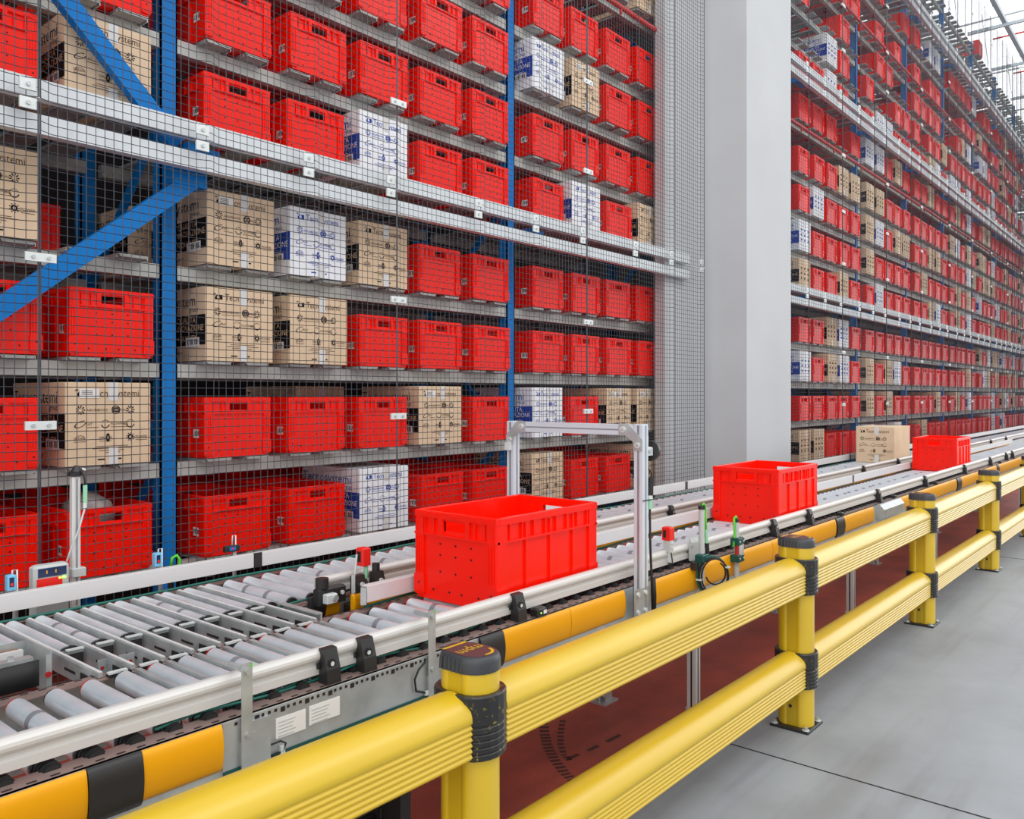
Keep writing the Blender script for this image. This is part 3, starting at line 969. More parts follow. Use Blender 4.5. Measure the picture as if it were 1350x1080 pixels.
# orange covers and their black joints on the front face
ZC1, ZC0 = H - 0.762, H - 0.868
def cover(t, y, x0, x1, m_='orange', z0=ZC0, z1=ZC1, bulge=0.010):
    m = MB(); n = 12; prof = []
    for i in range(n + 1):
        q = i / n
        prof.append((y - 0.004 - bulge * math.sin(PI * q) ** 0.6, z0 + (z1 - z0) * q))
    prof += [(y + 0.004, z1), (y + 0.004, z0)]
    m.prism_x(prof, x0, x1, m_, smooth=True)
    return part('side_cover' if m_ == 'orange' else 'cover_joint', m, t)
def X1745(px): return px2x(px, FL0 - 0.01)
spans = [(0.30, X1745(115), 'orange'), (X1745(116), X1745(188), 'black'), (X1745(189), X1745(294), 'orange'), (X1745(634), X1745(664), 'black'),
         (X1745(665), X1745(752), 'orange'), (X1745(752.6), X1745(824), 'orange'), (X1745(862), X1745(1018), 'orange'), (X1745(1018.5), X1745(1102), 'orange'),
         (X1745(1103), X1745(1113), 'black'), (X1745(1113.5), X1745(1152), 'orange'), (X1745(1187), X1745(1261), 'orange'), (X1745(1262), X1745(1267), 'black'),
         (X1745(1267.5), X1745(1314), 'orange'), (X1745(1315), X1745(1317), 'black'), (X1745(1317.3), X1745(1352), 'orange')]
for a, b, mm in spans:
    cover(NT, FL0, a, b, mm, ZC0 - (0.008 if mm == 'black' else 0), ZC1 + (0.003 if mm == 'black' else 0), 0.010 if mm == 'orange' else 0.015)
# galvanised motor housing between two covers
m = MB()
xa, xb = X1745(1158), X1745(1185)
m.prism_x([(FL0, ZC0), (FL0 - 0.05, ZC0 + 0.02), (FL0 - 0.05, ZC1 - 0.03), (FL0 - 0.02, ZC1 + 0.004), (FL0, ZC1 + 0.004)], xa, xb, 'galv')
part('motor_housing', m, NT)
# rear conveyor covers seen under the inner guide
for a, b, mm in ((px2x(408, 2.46), px2x(428, 2.46), 'black'), (px2x(429, 2.46), px2x(447, 2.46), 'orange'), (px2x(467, 2.46), 1.93, 'orange'), (1.94, 3.2, 'orange'), (3.24, 4.6, 'orange'), (4.66, 7.6, 'orange'), (7.66, 11, 'orange'), (11.05, 15, 'orange')):
    cover(FT, 2.468 if a < 1.9 else 2.385, a, b, mm, H - 0.81, H - 0.727, 0.012)

# open frame with stickers where the cover is missing
m = MB()
zt = H - 0.757
xa, xb = X1745(296), X1745(632)
m.box(xa, xb, FL0 - 0.003, FL0, ZC0 - 0.02, ZC1, 'galv')
m.box(xa, xb, FL0 - 0.03, FL0, ZC0 - 0.03, ZC0 - 0.022, 'galv')
m.box(xa, xb, FL0 - 0.006, FL0 - 0.003, ZC0 - 0.018, ZC0 - 0.006, 'teal')
x = xa + 0.03; i = 0
while x < xb - 0.03:
    if i % 4 == 3: m.box(x, x + 0.012, FL0 - 0.0045, FL0 - 0.003, zt - 0.022, zt - 0.010, 'slot')
    else: m.box(x, x + 0.007, FL0 - 0.0045, FL0 - 0.003, zt - 0.017, zt - 0.010, 'slot')
    x += 0.018; i += 1
part('open_side_plate', m, NT)
def sticker(px0, px1, za, zb):
    a, b = px2x(px0, FL0 - 0.005), px2x(px1, FL0 - 0.005)
    m = MB(); y = FL0 - 0.0052
    m.box(a, b, y, y + 0.002, za, zb, 'sticker')
    for i in range(5):
        m.box(a + 0.006, a + (b - a) * (0.65 - 0.06 * (i % 3)), y - 0.0008, y, zb - 0.012 - i * 0.0085, zb - 0.0095 - i * 0.0085, 'grey')
    part('rating_sticker', m, NT)
sticker(364, 403, H - 0.842, H - 0.792)
sticker(408, 448, H - 0.838, H - 0.790)
m = MB()
xq = px2x(372, FL0 - 0.01)
m.tube([(xq - 0.04, FL0 - 0.008, H - 0.848), (xq - 0.005, FL0 - 0.012, H - 0.846), (xq + 0.008, FL0 - 0.014, H - 0.855), (xq + 0.002, FL0 - 0.012, H - 0.872), (xq - 0.03, FL0 - 0.010, H - 0.878)], 0.0025, 'rubber', 6)
m.box(xq - 0.006, xq + 0.006, FL0 - 0.014, FL0 - 0.004, H - 0.880, H - 0.860, 'clip')
part('plug_lead', m, NT)
m = MB(); xq = px2x(552, FL0 - 0.01)
m.tube([(xq + 0.03, FL0 - 0.007, H - 0.775), (xq + 0.0, FL0 - 0.010, H - 0.79), (xq - 0.016, FL0 - 0.010, H - 0.815), (xq - 0.01, FL0 - 0.010, H - 0.85), (xq + 0.03, FL0 - 0.010, H - 0.865)], 0.003, 'rubber', 6)
m.box(xq + 0.025, xq + 0.06, FL0 - 0.014, FL0 - 0.006, H - 0.872, H - 0.860, 'clip')
part('plug_lead', m, NT)
# brackets: upright notched plates that carry the guide rail
def bracket(px, z1, y=FL0 - 0.012):
    x = px2x(px, y); m = MB()
    m.box(x - 0.014, x + 0.014, y - 0.003, y, H - 0.90, z1, 'galv')
    m.box(x + 0.014, x + 0.026, y - 0.001, y + 0.008, H - 0.90, H - 0.80, 'galv'); m.box(x - 0.011, x + 0.011, y, y + 0.01, H - 0.90, H - 0.82, 'galv')
    m.cyl((x, y - 0.010, z1 - 0.018), (x, y + 0.07, z1 - 0.018), 0.0075, 'galv', 8)
    m.cyl((x, y - 0.008, H - 0.80), (x, y, H - 0.80), 0.006, 'galv', 8)
    m.box(x + 0.010, x + 0.014, y - 0.004, y + 0.001, z1 - 0.012, z1 - 0.002, 'lime')
    part('rail_bracket', m, NT)
bracket(325, H - 0.632); bracket(569, H - 0.628)
m = MB(); xx = px2x(343, FL0 - 0.01)
m.box(xx - 0.028, xx + 0.028, FL0 - 0.012, FL0, H - 0.94, H - 0.775, 'galv')
part('splice_plate', m, NT)
# black clamps that hold the tube rail
def clamp(px, y, t, tall=True, w=0.022):
    x = px2x(px, y - 0.02); m = MB(); zt = H - 0.669
    m.prism_x([(y - 0.005, zt - 0.13 if tall else zt - 0.085), (y - 0.052, zt - 0.128 if tall else zt - 0.085), (y - 0.046, zt - 0.05), (y - 0.030, zt + 0.0), (y - 0.010, zt + 0.002), (y - 0.014, zt - 0.02), (y - 0.014, zt - 0.05)], x - w, x + w, 'black')
    m.cyl((x - 0.003, y - 0.0445, zt - 0.036), (x - 0.003, y - 0.030, zt - 0.036), 0.012, 'rubber', 14)
    m.cyl((x - 0.003, y - 0.0455, zt - 0.036), (x - 0.003, y - 0.040, zt - 0.036), 0.006, 'clip', 10)
    m.box(x - 0.03, x - w, y - 0.02, y - 0.012, zt - 0.05, zt - 0.035, 'rubber')
    part('rail_clamp', m, t)
for px in (432, 480, 681): clamp(px, 1.80, NT)
for px in (1019, 1066, 1157, 1219, 1271, 1305, 1326, 1334): clamp(px, 1.80, NT, False, 0.02)
for px in (884, 1138, 1184, 1306, 1326): clamp(px, 2.50, FT, False, 0.018)
# small photo eyes on the front flange
for px in (1108, 1178, 1233, 1318):
    x = px2x(px, 1.76); m = MB(); m.cbox(x - 0.022, x + 0.022, 1.742, 1.775, H - 0.757, H - 0.735, 'black', 0.004)
    part('cable_clip', m, NT)
x = px2x(711, 1.755); m = MB()
m.cbox(x - 0.026, x + 0.026, 1.738, 1.778, H - 0.756, H - 0.728, 'black', 0.006)
m.box(x + 0.002, x + 0.018, 1.7365, 1.738, H - 0.749, H - 0.737, 'sticker')
m.cyl((x - 0.012, 1.7365, H - 0.744), (x - 0.012, 1.738, H - 0.744), 0.0025, 'led', 8)
single('photo_sensor', m, 'small black photo sensor with green light on the orange cover edge', 'sensor', (x, 1.755, H - 0.757))

# legs
def leg(t, x, y, a=True):
    m = MB(); w = 0.022
    m.box(x - w, x + w, y - w, y + w, 0.03, H - 0.94, 'alu')
    for s in (-1, 1):
        m.box(x - 0.004, x + 0.004, y + s * w - 0.0008, y + s * w + 0.0008, 0.03, H - 0.94, 'slot')
        m.box(x + s * w - 0.0008, x + s * w + 0.0008, y - 0.004, y + 0.004, 0.03, H - 0.94, 'slot')
    l = part('leg', m, t)
    m = MB()
    m.box(x - 0.06, x + 0.06, y - 0.045, y + 0.045, 0.0, 0.008, 'galv')
    m.box(x - 0.028, x + 0.028, y - 0.028, y - 0.022, 0.008, 0.09, 'galv')
    m.box(x - 0.028, x + 0.028, y + 0.022, y + 0.028, 0.008, 0.09, 'galv')
    for s in (-0.045, 0.045): m.cyl((x + s, y, 0.008), (x + s, y, 0.028), 0.008, 'galv', 6)
    part('foot_plate', m, l)
for k in range(6):
    x = 1.25 + 2.19 * k
    for y in (1.80, 2.29): leg(NT, x, y)
    for y in (2.52, 3.06): leg(FT, x + 0.3, y)
    m = MB(); m.box(x - 0.02, x + 0.02, 1.80, 2.29, 0.42, 0.46, 'alu'); part('leg_brace', m, NT)
    m = MB(); m.box(x - 0.02, x + 0.02, 1.76, 2.29, H - 0.985, H - 0.94, 'alu'); part('cross_member', m, NT)
    m = MB(); m.box(x + 0.28, x + 0.32, 2.48, 3.08, H - 0.985, H - 0.94, 'alu'); part('cross_member', m, FT)
# wire tray and chain hanging under the near end
tr = thing('cable_tray', 'dark wire cable tray slung under the front conveyor beside nearest barrier post', 'cable tray', (0.4, 1.90, 0.24))
m = MB()
for y in (1.86, 1.95):
    for z in (0.26, 0.31): m.cyl((0.4, y, z), (1.65, y, z), 0.004, 'black', 5)
for i in range(14):
    x = 0.42 + i * 0.092
    m.tube([(x, 1.86, 0.31), (x, 1.86, 0.24), (x, 1.95, 0.24), (x, 1.95, 0.31)], 0.003, 'black', 5)
part('wire_basket', m, tr)
m = MB(); m.tube([(0.4 + 0.1 * i, 1.90 + 0.008 * math.sin(i), 0.262 + 0.006 * math.sin(i * 1.7)) for i in range(14)], 0.012, 'rubber', 6)
part('cable_bundle', m, tr)
m = MB(); m.box(1.62, 1.66, 1.78, 2.3, 0.05, 0.38, 'black'); part('end_hanger', m, tr)

# ------------------------------------------------------------------ transfer bars linking both conveyors
TT = thing('transfer_unit', 'transfer unit of aluminium bars and rollers joining the two conveyors', 'transfer unit', (0.3, 2.4, 0))
XB0, XB1 = 1.02, 1.70
n = 0; x = 0.42 + RP * 0.5
while x < XB1:
    if x > 0.94:
        m = MB()
        y0 = 1.83 if x > 1.0 else 2.27
        m.box(x - 0.009, x + 0.009, 2.308, 3.0, ZR - 0.055, ZR - 0.004, 'galv')
        m.box(x - 0.007, x + 0.007, 2.262, 2.31, ZR - 0.015, ZR - 0.004, 'galv')
        m.box(x - 0.004, x + 0.004, 2.262, 2.995, ZR - 0.003, ZR + 0.0, 'aluflat')
        m.box(x - 0.0102, x - 0.009, 2.40, 2.47, ZR - 0.035, ZR - 0.028, 'slot')
        if x > 1.0:
            m.box(x - 0.007, x + 0.007, 1.83, 2.236, ZR - 0.03, ZR - 0.006, 'galv')
        m.box(x - 0.0125, x - 0.0105, 2.32, 2.36, ZR - 0.045, ZR - 0.02, 'slot')
        part('transfer_bar', m, TT)
        # end block with its return pulley
        m = MB(); xx = x - RP / 2
        if xx > 0.95:
            m.box(xx - 0.024, xx + 0.026, 2.535, 2.56, ZR - 0.05, ZR - 0.008, 'galv')
            m.box(xx - 0.022, xx + 0.024, 2.530, 2.536, ZR - 0.045, ZR - 0.015, 'black')
            m.cyl((xx, 2.545, ZR - 0.022), (xx, 2.558, ZR - 0.022), 0.026, 'rubber', 14)
            m.box(xx - 0.024, xx + 0.024, 2.525, 2.54, ZR - 0.004, ZR + 0.0, 'clip')
            part('pulley_block', m, TT)
            m = MB()
            m.box(xx - 0.03, xx + 0.03, 2.240, 2.262, ZR - 0.0155, ZR - 0.008, 'rubber')
            m.box(xx - 0.03, xx + 0.02, 2.242, 2.258, ZR - 0.008, ZR - 0.003, 'clip')
            part('bearing_block', m, TT)
    x += RP; n += 1
m = MB(); m.box(0.3, 1.72, 2.27, 2.53, ZR - 0.12, ZR - 0.10, 'galv'); part('floor_pan', m, TT)
for xx in (1.06, 1.12):
    m = MB(); m.box(xx - 0.022, xx + 0.022, 2.40, 2.405, ZR - 0.075, ZR - 0.012, 'galv')
    for s in (-0.01, 0.01): m.cyl((xx + s, 2.398, ZR - 0.035), (xx + s, 2.4, ZR - 0.035), 0.005, 'ringred', 8)
    part('angle_bracket', m, TT)
# bluish end plate closing the transfer gap
m = MB()
xa = px2x(372, 2.47)
m.box(1.715, 1.722, 2.28, 2.50, ZR - 0.075, ZR + 0.004, 'galv')
m.box(1.70, 1.722, 2.28, 2.50, ZR + 0.004, ZR + 0.008, 'galv')
for y in (2.33, 2.40, 2.46):
    m.cyl((1.713, y, ZR - 0.02), (1.716, y, ZR - 0.02), 0.006, 'slot', 8)
part('end_plate', m, TT)
# pusher with curved black band at the near end
PT = thing('pusher_unit', 'steel pusher with curved black band between the rollers', 'pusher', (0.7, 2.36, ZR - 0.1))
m = MB(); n = 14; vs = []; fs = []
for i in range(n + 1):
    q = i / n; x = 0.40 + 0.455 * q; y = 2.345 - 0.03 * math.sin(q * 2.2)
    vs += [(x, y, H - 0.755), (x, y, H - 0.688), (x, y + 0.006, H - 0.688), (x, y + 0.006, H - 0.755)]
for i in range(n):
    for k in range(4):
        fs.append((i * 4 + k, i * 4 + (k + 1) % 4, i * 4 + 4 + (k + 1) % 4, i * 4 + 4 + k))
fs.append((3, 2, 1, 0)); fs.append((n * 4, n * 4 + 1, n * 4 + 2, n * 4 + 3))
m.add(vs, fs, 'rubber', True)
part('curved_band', m, PT)
m = MB()
m.box(0.40, 0.90, 2.525, 2.529, H - 0.80, H - 0.685, 'galv')
m.box(0.897, 0.901, 2.36, 2.529, H - 0.80, H - 0.682, 'galv')
m.box(0.885, 0.897, 2.355, 2.362, H - 0.80, H - 0.69, 'galv')
m.box(0.40, 0.87, 2.40, 2.43, H - 0.745, H - 0.70, 'galv')
m.box(0.40, 0.87, 2.47, 2.485, H - 0.735, H - 0.695, 'aluflat')
m.box(0.40, 0.87, 2.505, 2.515, H - 0.75, H - 0.70, 'kraftdark')
for x in (0.48, 0.58, 0.70, 0.82): m.cyl((x, 2.415, H - 0.70), (x, 2.415, H - 0.69), 0.008, 'galv', 8)
m.cyl((0.89, 2.352, H - 0.742), (0.89, 2.356, H - 0.742), 0.008, 'ringred', 10)
part('steel_housing', m, PT)

# ------------------------------------------------------------------ aluminium portal over the front conveyor
PO = thing('portal_frame', 'aluminium profile portal frame standing over the front conveyor', 'portal frame', (2.85, 2.05, ZR))
PX, PY0, PY1, PZ = 2.85, 1.722, 2.385, H - 0.116
def profile_post(y, z0, z1):
    m = MB(); w = 0.0215
    m.cbox(PX - w, PX + w, y - w, y + w, z0, z1, 'aluportal', 0.003)
    for s in (-1, 1):
        m.box(PX + s * w - 0.0006, PX + s * w + 0.0006, y - 0.005, y + 0.005, z0, z1 - 0.004, 'rolldark')
        m.box(PX - 0.005, PX + 0.005, y + s * w - 0.0006, y + s * w + 0.0006, z0, z1 - 0.004, 'rolldark')
    part('post', m, PO)
profile_post(PY0, H - 0.90, PZ); profile_post(PY1, H - 0.90, PZ)
m = MB(); w = 0.0215
m.box(PX - w, PX + w, PY0 + w, PY1 - w, PZ - 0.045, PZ - 0.002, 'aluportal')
m.box(PX - w - 0.0006, PX - w, PY0 + w, PY1 - w, PZ - 0.026, PZ - 0.021, 'rolldark')
part('crossbar', m, PO)
for y, s in ((PY0, 1), (PY1, -1)):
    m = MB(); x = PX - w - 0.004
    pts = [(y - s * 0.02, PZ - 0.105), (y + s * 0.02, PZ - 0.105), (y + s * 0.022, PZ - 0.07), (y + s * 0.06, PZ - 0.045), (y + s * 0.09, PZ - 0.042), (y + s * 0.09, PZ + 0.0), (y + s * 0.045, PZ + 0.002), (y - s * 0.02, PZ - 0.06)]
    if s < 0: pts.reverse()
    vs = [(x, a, b) for a, b in pts] + [(x + 0.004, a, b) for a, b in pts]
    k = len(pts)
    m.add(vs, [tuple(range(k)), tuple(range(2 * k - 1, k - 1, -1))] + [(i, k + i, k + (i + 1) % k, (i + 1) % k) for i in range(k)], 'galv')
    for a, b in ((y, PZ - 0.083), (y + s * 0.068, PZ - 0.022)):
        m.cyl((x - 0.006, a, b), (x, a, b), 0.012, 'clip', 12); m.cyl((x - 0.008, a, b), (x - 0.006, a, b), 0.006, 'galv', 6)
    part('corner_bracket', m, PO)
m = MB(); m.box(PX - 0.075, PX + 0.03, FL0 - 0.045, FL0 - 0.040, H - 0.87, H - 0.76, 'galv')
for a in (-0.06, -0.005):
    for b in (H - 0.85, H - 0.78): m.cyl((PX + a, FL0 - 0.052, b), (PX + a, FL0 - 0.045, b), 0.009, 'clip', 8)
part('mounting_plate', m, PO)
# reflector and bracket on the front post
r = thing('reflector', 'round black reflector on a grey bracket, on the portal post', 'reflector', (PX + 0.05, PY0, H - 0.22))
m = MB(); m.cbox(PX + 0.0225, PX + 0.062, PY0 - 0.02, PY0 + 0.02, H - 0.242, H - 0.208, 'clip', 0.004); m.cyl((PX + 0.03, PY0 - 0.025, H - 0.225), (PX + 0.03, PY0 - 0.019, H - 0.225), 0.008, 'galv', 8); part('bracket', m, r)
m = MB(); m.cyl((PX + 0.062, PY0, H - 0.225), (PX + 0.085, PY0 + 0.005, H - 0.225), 0.042, 'black', 18); m.cyl((PX + 0.085, PY0 + 0.005, H - 0.225), (PX + 0.087, PY0 + 0.005, H - 0.225), 0.036, 'grey', 18); part('disc', m, r)
m = MB(); m.cbox(PX + 0.0225, PX + 0.035, PY0 - 0.015, PY0 + 0.02, PZ - 0.10, PZ - 0.045, 'galv', 0.003)
m.box(PX - 0.045, PX - 0.0225, PY1 - 0.012, PY1 + 0.012, H - 0.245, H - 0.21, 'clip')
part('side_lug', m, PO)
m = MB()
m.tube([(PX + 0.028, PY0 - 0.012, H - 0.29), (PX + 0.045, PY0 - 0.02, H - 0.31), (PX + 0.042, PY0 - 0.02, H - 0.34)], 0.003, 'rubber', 6)
m.cyl((PX + 0.042, PY0 - 0.02, H - 0.33), (PX + 0.034, PY0 - 0.02, H - 0.40), 0.011, 'rubber', 10, 0.014)
m.cyl((PX + 0.034, PY0 - 0.02, H - 0.40), (PX + 0.034, PY0 - 0.02, H - 0.415), 0.012, 'clip', 10)
m.cyl((PX + 0.034, PY0 - 0.02, H - 0.42), (PX + 0.034, PY0 - 0.02, H - 0.455), 0.010, 'mint', 10)
m.tube([(PX + 0.034, PY0 - 0.02, H - 0.455), (PX + 0.034, PY0 - 0.022, H - 0.6), (PX + 0.040, PY0 - 0.024, H - 0.72), (PX + 0.045, PY0 - 0.026, H - 0.86)], 0.005, 'rubber', 6)
m.tube([(PX + 0.045, PY0 - 0.03, H - 0.73), (PX + 0.052, PY0 - 0.03, H - 0.8), (PX + 0.05, PY0 - 0.03, H - 0.88)], 0.009, 'rubber', 6)
m.box(PX - 0.025, PX + 0.048, PY0 - 0.026, PY0 - 0.0225, H - 0.4185, H - 0.4155, 'rubber')
single('sensor_cable', m, 'black plug and cable tied down the front portal post', 'cable', (PX + 0.04, PY0, H - 0.86))

# ------------------------------------------------------------------ sensors and cables
def red_sensor(x, y, z, label, stand=True):
    t = thing('photo_sensor', label, 'sensor', (x, y, z - 0.09))
    m = MB(); m.cbox(x - 0.020, x + 0.020, y - 0.024, y + 0.018, z, z + 0.056, 'sensorred', 0.003)
    m.box(x - 0.021, x - 0.0198, y - 0.004, y + 0.010, z + 0.012, z + 0.044, 'rubber'); part('housing', m, t)
    m = MB(); m.cbox(x - 0.020, x + 0.008, y - 0.026, y + 0.01, z - 0.05, z, 'grey', 0.003)
    for q in (-0.012, -0.03): m.cyl((x - 0.004, y - 0.029, z + q), (x - 0.004, y - 0.026, z + q), 0.006, 'clip', 8)
    m.box(x - 0.013, x - 0.009, y - 0.02, y - 0.008, z - 0.10, z - 0.045, 'clip'); part('bracket', m, t)
    m = MB(); m.cyl((x + 0.012, y - 0.01, z - 0.055), (x + 0.012, y - 0.01, z - 0.004), 0.006, 'mint', 8)
    m.tube([(x + 0.012, y - 0.01, z - 0.055), (x + 0.014, y - 0.015, z - 0.085), (x - 0.01, y - 0.03, z - 0.098), (x - 0.05, y - 0.03, z - 0.09)], 0.003, 'rubber', 6); part('plug', m, t)
red_sensor(px2x(880, 1.79), 1.79, H - 0.628, 'red photo sensor on grey bracket by the front portal post')
# red sensor at the start of the rear guide rail
x = px2x(479, 2.46); y = 2.46; z = H - 0.648
t = thing('photo_sensor', 'red photo sensor above black clamps at the transfer unit', 'sensor', (x, y, z - 0.08))
m = MB(); m.cbox(x - 0.021, x + 0.021, y - 0.022, y + 0.022, z, z + 0.067, 'sensorred', 0.004); m.box(x - 0.022, x - 0.0205, y - 0.010, y + 0.010, z + 0.015, z + 0.055, 'rubber'); part('housing', m, t)
m = MB(); m.cyl((x - 0.05, y, z - 0.12), (x - 0.032, y, z + 0.045), 0.004, 'clip', 8); m.cyl((x + 0.004, y - 0.01, z - 0.05), (x + 0.004, y - 0.01, z - 0.004), 0.008, 'mint', 8)
m.tube([(x + 0.004, y - 0.01, z - 0.05), (x + 0.004, y - 0.03, z - 0.09), (x - 0.03, y - 0.04, z - 0.125), (x - 0.09, y - 0.04, z - 0.15)], 0.003, 'rubber', 6); part('stem', m, t)
x2 = px2x(431, 2.44); z = H - 0.70
t = thing('clamp_block', 'black clamp block with ribbed knob and steel cube, beside the red photo sensor', 'clamp', (x2, 2.44, z - 0.05))
m = MB(); m.cbox(x2 - 0.05, x2 + 0.075, 2.42, 2.46, z - 0.055, z + 0.005, 'black', 0.006); m.box(x2 - 0.02, x2 + 0.04, 2.416, 2.422, z - 0.035, z - 0.005, 'rubber'); part('body', m, t)
m = MB(); m.cyl((x2 - 0.022, 2.44, z + 0.004), (x2 - 0.022, 2.44, z + 0.04), 0.024, 'black', 16); m.cyl((x2 - 0.022, 2.44, z - 0.03), (x2 - 0.022, 2.44, z + 0.006), 0.008, 'rubber', 8); part('knob', m, t)
m = MB(); m.cbox(x2 - 0.035, x2 + 0.012, 2.392, 2.42, z - 0.045, z - 0.012, 'clip', 0.003); m.cyl((x2 + 0.0, 2.385, z - 0.028), (x2 + 0.0, 2.392, z - 0.028), 0.011, 'galv', 10)
m.cyl((x2 + 0.052, 2.414, z - 0.02), (x2 + 0.052, 2.42, z - 0.02), 0.008, 'clip', 10); part('steel_cube', m, t)
for px, lab in ((466, 'tall black clamp with steel strip under the red photo sensor'), (491, 'short black clamp with knob just beyond the red photo sensor')):
    x = px2x(px, 2.45); t = thing('rail_clamp', lab, 'clamp', (x, 2.45, H - 0.80))
    zt = H - 0.672
    m = MB(); tall = px == 466
    m.prism_x([(2.44, zt - 0.09), (2.40, zt - 0.088), (2.405, zt - 0.03), (2.415, zt + 0.0), (2.44, zt + 0.0)], x - 0.024, x + 0.024, 'black')
    m.cyl((x + 0.002, 2.396, zt - 0.032), (x + 0.002, 2.404, zt - 0.032), 0.009, 'clip', 10)
    part('body', m, t)
    m = MB()
    if tall:
        m.box(x - 0.036, x - 0.026, 2.408, 2.418, zt - 0.12, zt + 0.006, 'clip')
        m.cbox(x - 0.05, x + 0.024, 2.405, 2.45, zt - 0.16, zt - 0.098, 'black', 0.004)
        part('strip', m, t)
    else:
        m.cyl((x, 2.43, zt - 0.002), (x, 2.43, zt + 0.03), 0.015, 'black', 12); part('knob', m, t)
# front sensor post with coiled cables
x = px2x(925, 1.72); y = 1.72
t = thing('sensor_post', 'round grey sensor post with bright green cable, between portal and barrier post', 'sensor post', (x, y, H - 0.86))
m = MB(); m.cyl((x, y, H - 0.88), (x, y, H - 0.505), 0.013, 'grey', 14); part('pole', m, t)
m = MB(); m.cyl((x, y, H - 0.508), (x, y, H - 0.492), 0.016, 'black', 14); part('cap', m, t)
m = MB(); m.tube([(x + 0.002, y, H - 0.492), (x + 0.012, y - 0.004, H - 0.484), (x + 0.024, y - 0.006, H - 0.50), (x + 0.022, y - 0.008, H - 0.55), (x + 0.018, y - 0.012, H - 0.60)], 0.0055, 'lime', 8)
m.cyl((x + 0.018, y - 0.012, H - 0.60), (x + 0.022, y - 0.014, H - 0.66), 0.008, 'mint', 8); m.cyl((x + 0.022, y - 0.014, H - 0.66), (x + 0.026, y - 0.016, H - 0.72), 0.010, 'rubber', 8); part('green_cable', m, t, 'bright green cable looped over the post')
m = MB(); m.cbox(x - 0.045, x + 0.02, y - 0.03, y + 0.012, H - 0.735, H - 0.705, 'teal', 0.004); m.cbox(x - 0.07, x - 0.04, y - 0.01, y + 0.02, H - 0.77, H - 0.735, 'black', 0.003); part('clamp', m, t)
m = MB(); c = Vector((x + 0.005, y - 0.055, H - 0.80))
def loop(r, rz, dy, mt, rad, a0=0.0):
    m.tube([(c.x + 0.7 * r * math.cos(a0 + 2 * PI * i / 22), c.y + dy - 0.72 * r * math.cos(a0 + 2 * PI * i / 22), c.z + rz * math.sin(a0 + 2 * PI * i / 22)) for i in range(23)], rad, mt, 6)
loop(0.066, 0.082, 0, 'rubber', 0.005); loop(0.070, 0.088, 0.006, 'cable', 0.0045, 0.5); loop(0.060, 0.078, -0.007, 'rubber', 0.004, 1.0)
m.tube([(c.x + 0.032 * math.cos(-2.8 + 3.9 * i / 12), c.y - 0.01 - 0.032 * math.cos(-2.8 + 3.9 * i / 12), c.z + 0.015 + 0.05 * math.sin(-2.8 + 3.9 * i / 12)) for i in range(13)], 0.004, 'rubber', 6)
for a in (0.5, 3.3, 4.8):
    p = (c.x + 0.046 * math.cos(a), c.y - 0.002 - 0.048 * math.cos(a), c.z + 0.084 * math.sin(a))
    m.box(p[0] - 0.012, p[0] + 0.012, p[1] - 0.012, p[1] + 0.012, p[2] - 0.003, p[2] + 0.003, 'clip')
single('cable_coil', m, 'coil of black and dark green cables tied to the round sensor post', 'cable coil', tuple(c))
x = px2x(971, 1.715); y = 1.715
t = thing('sensor_post', 'short sensor post with dark green clamps and steel roller, nearest the second barrier post', 'sensor post', (x, y, H - 0.85))
m = MB(); m.cyl((x, y, H - 0.88), (x, y, H - 0.60), 0.012, 'grey', 14); m.cyl((x, y, H - 0.605), (x, y, H - 0.592), 0.014, 'black', 14); part('pole', m, t)
for zc, lab in ((H - 0.695, None), (H - 0.775, None)):
    m = MB(); m.cbox(x - 0.03, x + 0.034, y - 0.026, y + 0.02, zc - 0.017, zc + 0.017, 'teal', 0.004)
    for s in (-0.018, 0.022): m.cyl((x + s, y - 0.028, zc), (x + s, y - 0.026, zc), 0.005, 'clip', 8)
    part('clamp', m, t)
m = MB(); m.cyl((x + 0.012, y - 0.012, H - 0.76), (x + 0.012, y - 0.012, H - 0.71), 0.018, 'roller', 12); m.cyl((x - 0.018, y - 0.01, H - 0.76), (x - 0.018, y - 0.01, H - 0.71), 0.009, 'ringred', 8); part('steel_roller', m, t)
m = MB(); m.tube([(x + 0.004, y, H - 0.594), (x - 0.008, y, H - 0.578), (x - 0.026, y, H - 0.585), (x - 0.024, y, H - 0.64), (x - 0.02, y, H - 0.68), (x - 0.035, y, H - 0.72)], 0.0055, 'lime', 8); part('green_cable', m, t, 'bright green cable arched over the post')
x = px2x(914, 1.775)
m = MB(); m.prism_x([(1.768, H - 0.745), (1.768, H - 0.665), (1.776, H - 0.645), (1.782, H - 0.645), (1.782, H - 0.745)], x - 0.03, x + 0.04, 'grey')
m.cyl((x - 0.028, 1.766, H - 0.68), (x - 0.024, 1.775, H - 0.68), 0.006, 'galv', 8)
single('rail_cover', m, 'light grey cover plate over the rail joint behind the round sensor post', 'cover', (x, 1.775, H - 0.745))

